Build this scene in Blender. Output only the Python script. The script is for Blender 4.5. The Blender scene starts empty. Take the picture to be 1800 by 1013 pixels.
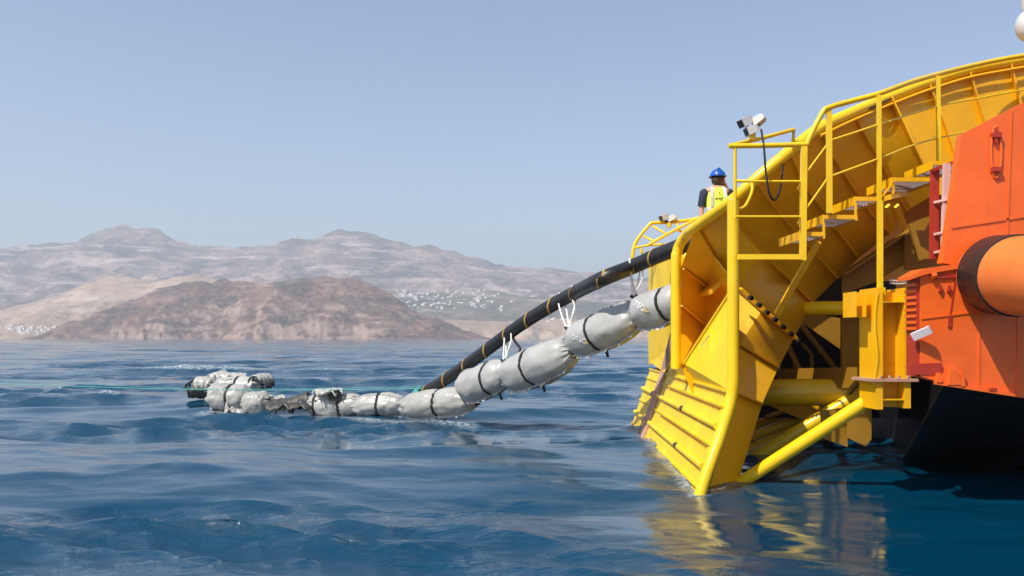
import bpy, bmesh, math, random
import numpy as np
from mathutils import Vector, Matrix

# ------------------------------------------------------------------ camera, sky, sun, exposure
F, CX, HY, HC = 1500.0, 900.0, 595.0, 1.8      # focal length in photo pixels, centre column, horizon row, eye height
scene = bpy.context.scene
COL = scene.collection
cam_d = bpy.data.cameras.new('camera'); cam = bpy.data.objects.new('camera', cam_d); COL.objects.link(cam)
cam.location = (0, 0, HC); cam.rotation_euler = (math.radians(90), 0, 0)
cam_d.sensor_width = 36; cam_d.lens = 36 * F / 1800
cam_d.shift_y = (HY - 506.5) / 1800
cam_d.clip_start = 0.1; cam_d.clip_end = 60000
scene.camera = cam

SUN = Vector((-0.47, -0.41, 0.78)).normalized()
world = bpy.data.worlds.new('World'); scene.world = world; world.use_nodes = True
wn = world.node_tree.nodes; wl = world.node_tree.links
sky = wn.new('ShaderNodeTexSky'); sky.sky_type = 'NISHITA'; sky.sun_disc = False
sky.sun_elevation = math.asin(SUN.z); sky.sun_rotation = math.atan2(SUN.x, SUN.y)
sky.air_density = 1.0; sky.dust_density = 1.0; sky.ozone_density = 1.2; sky.altitude = 0
bg = wn['Background']; bg.inputs['Strength'].default_value = 0.120
wl.new(sky.outputs['Color'], bg.inputs['Color'])
sd = bpy.data.lights.new('sun', 'SUN'); sd.energy = 4.8; sd.angle = math.radians(0.5); sd.color = (1.0, 0.95, 0.86)
so = bpy.data.objects.new('sun', sd); COL.objects.link(so); so.location = (0, 0, 40)
so.rotation_euler = SUN.to_track_quat('Z', 'Y').to_euler()
scene.view_settings.view_transform = 'Standard'; scene.view_settings.look = 'None'
scene.view_settings.exposure = 0.5; scene.view_settings.gamma = 1.0
scene.view_settings.use_curve_mapping = False
scene.render.engine = 'CYCLES'
scene.cycles.use_denoising = True
scene.cycles.max_bounces = 8; scene.cycles.diffuse_bounces = 4; scene.cycles.glossy_bounces = 4
scene.cycles.volume_bounces = 0
scene.cycles.sample_clamp_indirect = 6.0

random.seed(7); rng = np.random.default_rng(11)

def P(px, py, Y):
    """the point at depth Y that stands at column px and row py of the photograph"""
    return Vector(((px - CX) * Y / F, Y, HC - (py - HY) * Y / F))

# ------------------------------------------------------------------ materials
def new_mat(name):
    m = bpy.data.materials.new(name); m.use_nodes = True
    return m, m.node_tree.nodes, m.node_tree.links, m.node_tree.nodes['Principled BSDF']

def ramp(N, stops):
    r = N.new('ShaderNodeValToRGB'); e = r.color_ramp.elements
    while len(e) < len(stops): e.new(0.5)
    for k, (p, c) in enumerate(stops): e[k].position = p; e[k].color = (*c, 1) if len(c) == 3 else c
    return r

def tex_noise(N, L, vec, scale, detail=4, rough=0.55, dist=0.0):
    t = N.new('ShaderNodeTexNoise'); t.inputs['Scale'].default_value = scale
    t.inputs['Detail'].default_value = detail; t.inputs['Roughness'].default_value = rough
    t.inputs['Distortion'].default_value = dist
    if vec: L.new(vec, t.inputs['Vector'])
    return t

def mapping(N, L, scale=(1, 1, 1), rot=(0, 0, 0)):
    tc = N.new('ShaderNodeTexCoord'); mp = N.new('ShaderNodeMapping')
    mp.inputs['Scale'].default_value = scale; mp.inputs['Rotation'].default_value = rot
    L.new(tc.outputs['Object'], mp.inputs['Vector'])
    return mp.outputs['Vector']

def paint(name, col, rough=0.42, worn=None, wear=0.12, var=0.10, bump=0.02, bscale=2.2):
    """ship's paint: slight tone drift, vertical run-off streaks, worn spots"""
    m, N, L, b = new_mat(name)
    v = mapping(N, L)
    n1 = tex_noise(N, L, v, 1.7, 5, 0.6)
    r1 = ramp(N, [(0.25, tuple(c * (1 - var * 1.6) for c in col)), (0.75, tuple(min(1, c * (1 + var)) for c in col))])
    L.new(n1.outputs['Fac'], r1.inputs['Fac'])
    vs = mapping(N, L, (9, 9, 0.8))
    n2 = tex_noise(N, L, vs, 1.0, 6, 0.65)
    r2 = ramp(N, [(0.60, (0, 0, 0)), (0.80, (1, 1, 1))]); L.new(n2.outputs['Fac'], r2.inputs['Fac'])
    n3 = tex_noise(N, L, v, 9.0, 6, 0.7)
    r3 = ramp(N, [(0.64, (0, 0, 0)), (0.70, (1, 1, 1))]); L.new(n3.outputs['Fac'], r3.inputs['Fac'])
    mx = N.new('ShaderNodeMix'); mx.data_type = 'RGBA'
    mm = N.new('ShaderNodeMath'); mm.operation = 'MULTIPLY'; mm.inputs[1].default_value = wear * 0.8
    L.new(r2.outputs['Color'], mm.inputs[0]); L.new(mm.outputs[0], mx.inputs['Factor'])
    L.new(r1.outputs['Color'], mx.inputs['A']); w = worn or tuple(c * 0.35 for c in col)
    mx.inputs['B'].default_value = (*w, 1)
    mx2 = N.new('ShaderNodeMix'); mx2.data_type = 'RGBA'
    mm2 = N.new('ShaderNodeMath'); mm2.operation = 'MULTIPLY'; mm2.inputs[1].default_value = wear * 2.2
    L.new(r3.outputs['Color'], mm2.inputs[0]); L.new(mm2.outputs[0], mx2.inputs['Factor'])
    L.new(mx.outputs['Result'], mx2.inputs['A']); mx2.inputs['B'].default_value = (*w, 1)
    L.new(mx2.outputs['Result'], b.inputs['Base Color'])
    b.inputs['Roughness'].default_value = rough
    rr = ramp(N, [(0.3, (rough * 0.8,) * 3), (0.7, (min(1, rough * 1.3),) * 3)]); L.new(n3.outputs['Fac'], rr.inputs['Fac'])
    L.new(rr.outputs['Color'], b.inputs['Roughness'])
    n4 = tex_noise(N, L, v, bscale, 3, 0.5, 0.8 if bscale > 3 else 0.0)
    bp = N.new('ShaderNodeBump'); bp.inputs['Strength'].default_value = 0.25; bp.inputs['Distance'].default_value = bump
    L.new(n4.outputs['Fac'], bp.inputs['Height']); L.new(bp.outputs['Normal'], b.inputs['Normal'])
    return m

RUST = (0.16, 0.06, 0.025)
M = {}
M['yellow'] = paint('yellow_paint', (0.82, 0.41, 0.002), 0.40, (0.26, 0.10, 0.015), 0.34)
M['apron'] = paint('yellow_worn_paint', (0.84, 0.55, 0.004), 0.42, RUST, 0.30)
M['tube'] = paint('yellow_tube_paint', (0.82, 0.52, 0.006), 0.33, (0.35, 0.16, 0.02), 0.14)
M['orange'] = paint('orange_hull_paint', (0.82, 0.125, 0.014), 0.36, (0.34, 0.05, 0.015), 0.24, 0.10, 0.05)
M['peach'] = paint('faded_orange_paint', (0.84, 0.19, 0.04), 0.34, (0.5, 0.09, 0.02), 0.12)
M['red'] = paint('dark_red_and_shade', (0.38, 0.03, 0.015), 0.45, RUST, 0.2)  # also carries the shade of the hull corner and one ladder stile
M['pink'] = paint('sunlit_pink_paint', (0.70, 0.42, 0.38), 0.5, RUST, 0.2)  # ladder colour with the bleaching sunlight put into it
M['brown'] = paint('dark_ochre_and_shade', (0.30, 0.15, 0.008), 0.5, RUST, 0.3)  # also stands for yellow plates in shade under the chute
M['black'] = paint('black_hull_paint', (0.006, 0.006, 0.008), 0.45, (0.03, 0.012, 0.008), 0.2)
M['rust'] = paint('rusty_steel', (0.50, 0.29, 0.21), 0.7, (0.55, 0.42, 0.36), 0.6, 0.3)
M['rubber'] = paint('black_rubber', (0.012, 0.012, 0.011), 0.4, (0.10, 0.09, 0.07), 0.25)
M['strap'] = paint('black_webbing', (0.010, 0.010, 0.011), 0.7, (0.05, 0.05, 0.05), 0.1)
M['cable'] = paint('black_cable_serving', (0.016, 0.015, 0.016), 0.42, (0.10, 0.085, 0.07), 0.35)
M['gold'] = paint('yellow_marking_yarn', (0.40, 0.25, 0.05), 0.7, (0.10, 0.07, 0.03), 0.3)
M['white'] = paint('white_rope', (0.78, 0.77, 0.74), 0.7, (0.4, 0.38, 0.34), 0.3)
M['lamp'] = paint('white_lamp_housing', (0.60, 0.57, 0.54), 0.4, (0.35, 0.3, 0.27), 0.3)
M['grating'] = paint('pale_grating', (0.62, 0.54, 0.56), 0.6, (0.3, 0.25, 0.24), 0.3)
M['green'] = paint('green_rope_fibre', (0.06, 0.34, 0.30), 0.6, (0.02, 0.2, 0.15), 0.2)
M['float'] = paint('grey_float_skin', (0.37, 0.365, 0.35), 0.33, (0.20, 0.16, 0.10), 0.22, 0.10, 0.035, 3.2)
M['wetfloat'] = paint('grey_float_skin_wet', (0.37, 0.36, 0.335), 0.30, (0.16, 0.12, 0.07), 0.45, 0.16, 0.07, 4.0)
M['shard'] = paint('dark_torn_skin', (0.05, 0.045, 0.04), 0.5, (0.3, 0.27, 0.2), 0.4)
M['print'] = paint('white_print', (0.85, 0.85, 0.83), 0.5, None, 0.0)
M['patch'] = paint('ochre_patch', (0.52, 0.33, 0.12), 0.6, None, 0.1)
M['glass'] = paint('dark_lamp_glass', (0.02, 0.022, 0.025), 0.1, None, 0.0)
M['skin'] = paint('skin', (0.50, 0.27, 0.19), 0.5, None, 0.0, 0.03, 0.0)
M['navy'] = paint('navy_cloth', (0.018, 0.022, 0.040), 0.85, None, 0.05, 0.1)
M['hivis'] = paint('hi_vis_cloth', (0.66, 0.80, 0.07), 0.7, None, 0.03, 0.1)
M['silver'] = paint('reflective_tape', (0.62, 0.62, 0.60), 0.35, None, 0.03)
M['helmet'] = paint('blue_helmet', (0.012, 0.085, 0.42), 0.25, None, 0.02, 0.03)
M['hair'] = paint('brown_hair', (0.055, 0.03, 0.015), 0.6, None, 0.05)
M['house'] = paint('whitewash', (0.74, 0.71, 0.68), 0.8, None, 0.05)

# ------------------------------------------------------------------ mesh helpers
def mk(name, verts, faces, mat, parent=None, smooth=False, **props):
    me = bpy.data.meshes.new(name); me.from_pydata([tuple(v) for v in verts], [], faces)
    bm = bmesh.new(); bm.from_mesh(me); bmesh.ops.recalc_face_normals(bm, faces=bm.faces); bm.to_mesh(me); bm.free()
    if smooth: me.polygons.foreach_set('use_smooth', [True] * len(me.polygons))
    me.materials.append(M[mat] if isinstance(mat, str) else mat)
    o = bpy.data.objects.new(name, me); COL.objects.link(o)
    if parent is not None:
        o.parent = parent
        if parent.type == 'EMPTY': o.location = -parent.location
    for k, v in props.items(): o[k] = v
    return o

def thing(name, label, cat, loc, group=None):
    e = bpy.data.objects.new(name, None); COL.objects.link(e); e.location = loc
    e.empty_display_size = 0.2; e['label'] = label; e['category'] = cat
    if group: e['group'] = group
    return e

class G:
    """collects shapes of ONE mesh"""
    def __init__(s): s.v = []; s.f = []
    def add(s, v, f):
        n = len(s.v); s.v += [Vector(p) for p in v]; s.f += [tuple(i + n for i in q) for q in f]; return s
    def tube(s, pts, r, sides=12, closed=False):
        pts = [Vector(p) for p in pts]; n = len(pts)
        rr = r if isinstance(r, (list, tuple)) else [r] * n
        up = None; rings = []
        for i, p in enumerate(pts):
            t = (pts[min(i + 1, n - 1)] - pts[max(i - 1, 0)])
            if closed: t = pts[(i + 1) % n] - pts[i - 1]
            t.normalize()
            if up is None:
                up = Vector((0, 0, 1)) if abs(t.z) < 0.9 else Vector((1, 0, 0))
            a = t.cross(up).normalized(); up = a.cross(t).normalized()
            rings.append([p + (a * math.cos(2 * math.pi * k / sides) + up * math.sin(2 * math.pi * k / sides)) * rr[i] for k in range(sides)])
        v = [q for ring in rings for q in ring]; f = []
        m = n if closed else n - 1
        for i in range(m):
            for k in range(sides):
                j = (i + 1) % n
                f.append((i * sides + k, i * sides + (k + 1) % sides, j * sides + (k + 1) % sides, j * sides + k))
        if not closed:
            f.append(tuple(range(sides))[::-1]); f.append(tuple((n - 1) * sides + k for k in range(sides)))
        return s.add(v, f)
    def plate(s, pts, th=0.02, nrm=None):
        """a polygon with thickness; front face on the points, body behind along nrm"""
        pts = [Vector(p) for p in pts]; n = len(pts)
        if nrm is None:
            c = sum(pts, Vector()) / n; nrm = Vector()
            for i in range(n): nrm += (pts[i] - c).cross(pts[(i + 1) % n] - c)
            nrm.normalize()
        nrm = Vector(nrm)
        back = [p + nrm * th for p in pts]
        f = [tuple(range(n)), tuple(range(n, 2 * n))[::-1]] + [(i, (i + 1) % n, n + (i + 1) % n, n + i) for i in range(n)]
        return s.add(pts + back, f)
    def box(s, x0, x1, y0, y1, z0, z1):
        v = [(x, y, z) for x in (x0, x1) for y in (y0, y1) for z in (z0, z1)]
        return s.add(v, [(0, 1, 3, 2), (4, 6, 7, 5), (0, 4, 5, 1), (2, 3, 7, 6), (0, 2, 6, 4), (1, 5, 7, 3)])
    def bar(s, a, b, w, h, side=None):
        a, b = Vector(a), Vector(b); t = (b - a).normalized()
        sd_ = Vector(side) if side else (Vector((0, 1, 0)) if abs(t.y) < 0.9 else Vector((1, 0, 0)))
        u = t.cross(sd_).normalized(); w_ = u.cross(t).normalized()
        v = [p + u * (h / 2 * i) + w_ * (w / 2 * j) for p in (a, b) for i, j in ((-1, -1), (1, -1), (1, 1), (-1, 1))]
        return s.add(v, [(0, 1, 2, 3), (7, 6, 5, 4)] + [(k, k + 4, (k + 1) % 4 + 4, (k + 1) % 4) for k in range(4)])
    def ball(s, c, rx, ry, rz, nu=16, nv=10, z0=-1.0):
        c = Vector(c); v = []; f = []
        for i in range(nv + 1):
            ph = math.asin(z0) + (math.pi / 2 - math.asin(z0)) * i / nv
            for k in range(nu):
                a = 2 * math.pi * k / nu
                v.append(c + Vector((rx * math.cos(ph) * math.cos(a), ry * math.cos(ph) * math.sin(a), rz * math.sin(ph))))
        for i in range(nv):
            for k in range(nu): f.append((i * nu + k, i * nu + (k + 1) % nu, (i + 1) * nu + (k + 1) % nu, (i + 1) * nu + k))
        return s.add(v, f)
    def build(s, name, mat, parent=None, smooth=False, **props): return mk(name, s.v, s.f, mat, parent, smooth, **props)

def spline(pts, n):
    """Catmull-Rom through points"""
    pts = [Vector(p) for p in pts]; out = []
    k = len(pts) - 1
    for i in range(n + 1):
        t = i / n * k; j = min(int(t), k - 1); u = t - j
        p0, p1, p2, p3 = pts[max(j - 1, 0)], pts[j], pts[j + 1], pts[min(j + 2, k)]
        out.append(0.5 * ((2 * p1) + (p2 - p0) * u + (2 * p0 - 5 * p1 + 4 * p2 - p3) * u * u + (3 * p1 - p0 - 3 * p2 + p3) * u ** 3))
    return out

def smooth_by_angle(o, deg=35):
    me = o.data; me.polygons.foreach_set('use_smooth', [True] * len(me.polygons))
    try: me.set_sharp_from_angle(angle=math.radians(deg))
    except Exception: pass
    return o

def tube(name, pts, r, mat, parent, sides=14, **props):
    o = G().tube(pts, r, sides).build(name, mat, parent, **props); return smooth_by_angle(o, 40)

# ------------------------------------------------------------------ noise for terrain
def vnoise(x, y, seed):
    xi = np.floor(x).astype(np.int64); yi = np.floor(y).astype(np.int64); xf = x - xi; yf = y - yi
    def h(a, b):
        n = (a * 374761393 + b * 668265263 + seed * 974711) & 0x7fffffff
        n = ((n ^ (n >> 13)) * 1274126177) & 0x7fffffff
        return ((n ^ (n >> 16)) & 0xffff) / 65535.0
    u = xf * xf * (3 - 2 * xf); w = yf * yf * (3 - 2 * yf)
    return (h(xi, yi) * (1 - u) + h(xi + 1, yi) * u) * (1 - w) + (h(xi, yi + 1) * (1 - u) + h(xi + 1, yi + 1) * u) * w
def fbm(x, y, seed, oct=5, gain=0.5):
    a, s, t = 1.0, 0.0, 0.0
    for k in range(oct):
        s = s + a * (vnoise(x, y, seed + k) * 2 - 1); t += a; a *= gain; x = x * 2.03 + 7.1; y = y * 2.03 + 3.3
    return s / t
def ridged(x, y, seed, oct=5):
    a, s, t = 1.0, 0.0, 0.0
    for k in range(oct):
        s = s + a * (1 - np.abs(vnoise(x, y, seed + k) * 2 - 1)) ** 2; t += a; a *= 0.5; x = x * 2.1 + 5.2; y = y * 2.1 + 1.3
    return s / t

# ------------------------------------------------------------------ sea
def sea_material():
    m, N, L, b = new_mat('sea_water')
    at = N.new('ShaderNodeAttribute'); at.attribute_name = 'foam'
    fn = tex_noise(N, L, mapping(N, L, (0.8, 1, 1)), 16.0, 6, 0.75); fr = ramp(N, [(0.42, (0, 0, 0)), (0.62, (1, 1, 1))]); L.new(fn.outputs['Fac'], fr.inputs['Fac'])
    fm = N.new('ShaderNodeMath'); fm.operation = 'MULTIPLY'; L.new(at.outputs['Fac'], fm.inputs[0]); L.new(fr.outputs['Color'], fm.inputs[1])
    cm = N.new('ShaderNodeMix'); cm.data_type = 'RGBA'; cm.inputs['A'].default_value = (0.000, 0.036, 0.076, 1); cm.inputs['B'].default_value = (0.62, 0.68, 0.70, 1)
    L.new(fm.outputs[0], cm.inputs['Factor']); L.new(cm.outputs['Result'], b.inputs['Base Color'])
    b.inputs['Roughness'].default_value = 0.03; b.inputs['IOR'].default_value = 1.52
    v1 = mapping(N, L, (0.55, 1.0, 1.0), (0, 0, 0.25)); n1 = tex_noise(N, L, v1, 3.6, 6, 0.66, 0.5)
    v2 = mapping(N, L, (0.5, 1.0, 1.0), (0, 0, -0.35)); n2 = tex_noise(N, L, v2, 0.55, 4, 0.6, 0.3)
    v3 = mapping(N, L, (0.35, 1.0, 1.0), (0, 0, 0.1)); n3 = tex_noise(N, L, v3, 0.06, 3, 0.6, 0.2)
    b3 = N.new('ShaderNodeBump'); b3.inputs['Strength'].default_value = 1.0; b3.inputs['Distance'].default_value = 1.6
    L.new(n3.outputs['Fac'], b3.inputs['Height'])
    b2 = N.new('ShaderNodeBump'); b2.inputs['Strength'].default_value = 1.0; b2.inputs['Distance'].default_value = 0.11
    L.new(n2.outputs['Fac'], b2.inputs['Height']); L.new(b3.outputs['Normal'], b2.inputs['Normal'])
    b1 = N.new('ShaderNodeBump'); b1.inputs['Strength'].default_value = 1.0; b1.inputs['Distance'].default_value = 0.075
    # ripples come in the same patches as the chop
    r5 = N.new('ShaderNodeAttribute'); r5.attribute_name = 'chop'
    L.new(n1.outputs['Fac'], b1.inputs['Height']); L.new(b2.outputs['Normal'], b1.inputs['Normal'])
    L.new(b1.outputs['Normal'], b.inputs['Normal'])
    # water in the ship's lee is calmer
    tc = N.new('ShaderNodeTexCoord'); mp = N.new('ShaderNodeMapping'); L.new(tc.outputs['Object'], mp.inputs['Vector'])
    mp.inputs['Location'].default_value = (-3.6 / 4.6, -8.0 / 6.5, 0); mp.inputs['Scale'].default_value = (1 / 4.6, 1 / 6.5, 0)
    ln = N.new('ShaderNodeVectorMath'); ln.operation = 'LENGTH'; L.new(mp.outputs['Vector'], ln.inputs[0])
    lr = ramp(N, [(0.35, (0.22,) * 3), (1.0, (1,) * 3)]); L.new(ln.outputs['Value'], lr.inputs['Fac'])
    ml = N.new('ShaderNodeMath'); ml.operation = 'MULTIPLY'; L.new(lr.outputs['Color'], ml.inputs[0]); L.new(r5.outputs['Fac'], ml.inputs[1])
    L.new(ml.outputs[0], b1.inputs['Strength']); L.new(ml.outputs[0], b2.inputs['Strength']); L.new(lr.outputs['Color'], b3.inputs['Strength'])
    return m

def build_sea():
    az = np.concatenate([np.linspace(-180, -44, 40, endpoint=False), np.linspace(-44, 44, 760), np.linspace(44, 180, 41)[1:-1]]) * math.pi / 180
    r = np.concatenate([np.array([0.3, 1.2, 2.2]), np.geomspace(3.0, 900, 1020), np.geomspace(950, 40000, 40)])
    R_, A_ = np.meshgrid(r, az, indexing='ij')
    X = R_ * np.sin(A_); Y = R_ * np.cos(A_)
    dr = np.gradient(r)[:, None] * np.ones_like(A_)
    Z = np.zeros_like(X); DX = np.zeros_like(X); DY = np.zeros_like(X)
    g = np.random.default_rng(5)
    # wind-ruffled patches between smooth slicks
    xw, yw = X + 2.5 * fbm(X * 0.25, Y * 0.25, 211, 3), Y + 1.2 * fbm(X * 0.25 + 5, Y * 0.25, 221, 3)
    ruf = fbm(xw * 0.10 - yw * 0.03, yw * 0.34 + 2.0, 97, 4)
    ruf = np.clip((ruf + 0.10) / 0.32, 0, 1); ruf = ruf * ruf * (3 - 2 * ruf)
    chop = 0.16 + 0.92 * ruf
    for lam in np.geomspace(0.16, 14.0, 84):
        th = math.radians(-100) + g.normal(0, 0.42)
        k = 2 * math.pi / lam; kx, ky = k * math.cos(th), k * math.sin(th)
        amp = lam * g.uniform(0.5, 1.25) * float(np.interp(lam, [0.16, 0.3, 1.0, 2.0, 4.0, 14.0], [0.0085, 0.0125, 0.0120, 0.0078, 0.0040, 0.0022]))
        at = np.clip((lam / np.maximum(dr, 1e-3) - 2.0) / 4.0, 0, 1)
        ph = kx * X + ky * Y + g.uniform(0, 6.28)
        c = np.cos(ph); s = np.sin(ph)
        w_ = np.clip((lam - 0.9) / 1.6, 0, 1); at = at * (w_ * (0.75 + 0.35 * ruf) + (1 - w_) * chop)
        Z += amp * at * c; DX -= amp * at * math.cos(th) * s * 1.25; DY -= amp * at * math.sin(th) * s * 1.25
    # short wind chop with sharp crests
    xr, yr = X * 0.97 + Y * 0.24, Y * 0.97 - X * 0.24
    wx, wy = fbm(X * 0.5, Y * 0.5, 301, 3), fbm(X * 0.5 + 9, Y * 0.5, 331, 3)
    for (sx, sy, h, lam, sd_) in ((0.30, 0.85, 0.085, 1.1, 401), (0.85, 1.9, 0.038, 0.5, 431), (2.2, 4.6, 0.016, 0.22, 461)):
        at = np.clip((lam / np.maximum(dr, 1e-3) - 1.5) / 4.0, 0, 1)
        n_ = 1 - np.abs(vnoise(xr * sx + wx * 0.9, yr * sy + wy * 0.9, sd_) * 2 - 1)
        Z += at * h * chop * (n_ ** 1.6 - 0.45)
    # the ship's lee and the water by the camera are calmer
    lee = 1 - 0.88 * np.exp(-(((X - 4.2) / 4.4) ** 2 + ((Y - 8) / 6.5) ** 2))
    f = lee
    Z *= f; X = X + DX * f; Y = Y + DY * f
    n, mcol = X.shape
    # foam: flecks on the steepest crests, and a thin broken wash where steel and floats meet the water
    foam = np.clip((Z - 0.20) / 0.05, 0, 1) * 0.8 * (R_ < 60)
    def near_seg(ax, ay, bx, by, w):
        dx, dy = bx - ax, by - ay; t = np.clip(((X - ax) * dx + (Y - ay) * dy) / (dx * dx + dy * dy), 0, 1)
        return np.clip(1 - np.hypot(X - ax - t * dx, Y - ay - t * dy) / w, 0, 1)
    for sg in ((2.16, 10.0, 2.50, 18.0, 0.16), (2.2, 10.0, 2.75, 10.6, 0.13), (-4.2, 19.4, -0.9, 18.0, 0.30), (-7.6, 21.0, -4.2, 19.9, 0.34), (-9.0, 23.6, -6.8, 22.6, 0.4)):
        foam = np.maximum(foam, 0.75 * near_seg(*sg) ** 1.2)
    V = np.stack([X, Y, Z], -1).reshape(-1, 3).astype(np.float32)
    i = np.arange(n - 1)[:, None] * mcol + np.arange(mcol)[None, :]
    j = np.arange(n - 1)[:, None] * mcol + (np.arange(mcol)[None, :] + 1) % mcol
    Q = np.stack([i, j, j + mcol, i + mcol], -1).reshape(-1, 4).astype(np.int32)[:, ::-1]
    me = bpy.data.meshes.new('sea'); me.vertices.add(len(V)); me.vertices.foreach_set('co', V.ravel())
    me.loops.add(Q.size); me.loops.foreach_set('vertex_index', Q.ravel())
    me.polygons.add(len(Q)); me.polygons.foreach_set('loop_start', np.arange(0, Q.size, 4, dtype=np.int32))
    me.polygons.foreach_set('use_smooth', np.ones(len(Q), dtype=bool)); me.update(calc_edges=True)
    ca = me.attributes.new('chop', 'FLOAT', 'POINT'); ca.data.foreach_set('value', np.clip(chop, 0, 1.2).astype(np.float32).ravel())
    fa = me.attributes.new('foam', 'FLOAT', 'POINT'); fa.data.foreach_set('value', foam.astype(np.float32).ravel())
    me.materials.append(sea_material())
    o = bpy.data.objects.new('sea', me); COL.objects.link(o); o['kind'] = 'structure'; o['label'] = 'blue rippled sea water'
build_sea()

# ------------------------------------------------------------------ hills
def terrain_material(name, soil, scrub, rock, sc):
    m, N, L, b = new_mat(name)
    v = mapping(N, L, (1, 0.6, 2.2))
    n1 = tex_noise(N, L, v, 1 / (260 * sc), 8, 0.62, 0.6); n2 = tex_noise(N, L, v, 1 / (45 * sc), 6, 0.7, 0.3); n3 = tex_noise(N, L, mapping(N, L, (0.35, 0.35, 3.2)), 1 / (120 * sc), 6, 0.65, 0.5)
    r1 = ramp(N, [(0.40, (0, 0, 0)), (0.60, (1, 1, 1))]); L.new(n1.outputs['Fac'], r1.inputs['Fac'])
    r2 = ramp(N, [(0.48, (0, 0, 0)), (0.66, (1, 1, 1))]); L.new(n2.outputs['Fac'], r2.inputs['Fac'])
    r3 = ramp(N, [(0.54, (0, 0, 0)), (0.66, (1, 1, 1))]); L.new(n3.outputs['Fac'], r3.inputs['Fac'])
    a = N.new('ShaderNodeMix'); a.data_type = 'RGBA'; a.inputs['A'].default_value = (*soil, 1); a.inputs['B'].default_value = (*scrub, 1)
    L.new(r1.outputs['Color'], a.inputs['Factor'])
    c = N.new('ShaderNodeMix'); c.data_type = 'RGBA'; L.new(a.outputs['Result'], c.inputs['A']); c.inputs['B'].default_value = (*[x * 0.6 for x in scrub], 1)
    q = N.new('ShaderNodeMath'); q.operation = 'MULTIPLY'; q.inputs[1].default_value = 0.75; L.new(r2.outputs['Color'], q.inputs[0]); L.new(q.outputs[0], c.inputs['Factor'])
    d = N.new('ShaderNodeMix'); d.data_type = 'RGBA'; L.new(c.outputs['Result'], d.inputs['A']); d.inputs['B'].default_value = (*rock, 1)
    # bare rock where it is steep, and along strata
    g = N.new('ShaderNodeNewGeometry'); sx = N.new('ShaderNodeSeparateXYZ'); L.new(g.outputs['Normal'], sx.inputs[0])
    rs = ramp(N, [(0.50, (1, 1, 1)), (0.74, (0, 0, 0))]); L.new(sx.outputs['Z'], rs.inputs['Fac'])
    mxx = N.new('ShaderNodeMath'); mxx.operation = 'MAXIMUM'; L.new(rs.outputs['Color'], mxx.inputs[0])
    q2 = N.new('ShaderNodeMath'); q2.operation = 'MULTIPLY'; q2.inputs[1].default_value = 0.75; L.new(r3.outputs['Color'], q2.inputs[0]); L.new(q2.outputs[0], mxx.inputs[1])
    L.new(mxx.outputs[0], d.inputs['Factor'])
    L.new(d.outputs['Result'], b.inputs['Base Color']); b.inputs['Roughness'].default_value = 0.95
    try: b.inputs['Specular IOR Level'].default_value = 0.1
    except Exception: pass
    bp = N.new('ShaderNodeBump'); bp.inputs['Strength'].default_value = 0.9; bp.inputs['Distance'].default_value = 17 * sc
    L.new(n2.outputs['Fac'], bp.inputs['Height']); L.new(bp.outputs['Normal'], b.inputs['Normal'])
    return m

class Hill:
    def __init__(s, prof, Ys, Yr, Yb, rough, seed, power=1.0, cliff=0.0, gully=90.0, crag=0.35):
        s.px = np.array([p[0] for p in prof], float); s.h = np.array([(HY - p[1]) * Yr / F + HC for p in prof])
        s.crag = crag
        s.Ys, s.Yr, s.Yb, s.rough, s.seed, s.power, s.cliff, s.gully = Ys, Yr, Yb, rough, seed, power, cliff, gully
    def z(s, x, y):
        ridge = np.interp(CX + F * x / s.Yr, s.px, s.h)
        coast = s.Ys + (60 * fbm(x / 240, x * 0, s.seed + 40, 4) + 45 * fbm(x / 45, y / 60, s.seed + 50, 4)) * (s.Yr / 2500)
        cl = np.clip(s.cliff * (0.9 + 1.6 * fbm(x / 70, y * 0, s.seed + 60, 4)), 0, 1)
        t = np.clip((y - coast) / (s.Yr - coast), 0, 1); tb = np.clip((y - s.Yr) / (s.Yb - s.Yr), 0, 1)
        sh = (cl * np.clip(t / 0.09, 0, 1) + (1 - cl) * t ** s.power) * (1 - tb) ** 1.2
        nz = (ridged(x / (s.gully * 3.2), y / (s.gully * 3.2), s.seed) - 0.42) * np.clip(t * 4, 0, 1) * np.clip((1 - t) * 2.2, 0.18, 1)
        fine = fbm(x / s.gully, y / s.gully, s.seed + 9, 5) * np.clip(t * 14, 0, 1)
        z = ridge * sh + (nz * 1.5 + fine * s.crag) * s.rough * np.clip(ridge / 60, 0, 1) * np.where(tb > 0, 1 - tb, 1)
        return np.where(ridge < 2.5, -6, np.where(t <= 0, -6, z))
    def build(s, name, x0, x1, nx, ny, mat, label):
        xs = np.linspace(x0, x1, nx); ys = np.concatenate([np.linspace(s.Ys - 80, s.Yr, ny), np.linspace(s.Yr, s.Yb, 14)[1:]])
        Y, X = np.meshgrid(ys, xs, indexing='ij'); Z = s.z(X, Y)
        V = np.stack([X, Y, Z], -1).reshape(-1, 3); n, m = X.shape
        Q = [(i * m + j, i * m + j + 1, (i + 1) * m + j + 1, (i + 1) * m + j) for i in range(n - 1) for j in range(m - 1)]
        me = bpy.data.meshes.new(name); me.from_pydata(V.tolist(), [], Q); me.update()
        me.polygons.foreach_set('use_smooth', [True] * len(me.polygons))
        me.materials.append(mat); o = bpy.data.objects.new(name, me); COL.objects.link(o)
        o['kind'] = 'structure'; o['label'] = label
        return o

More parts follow.
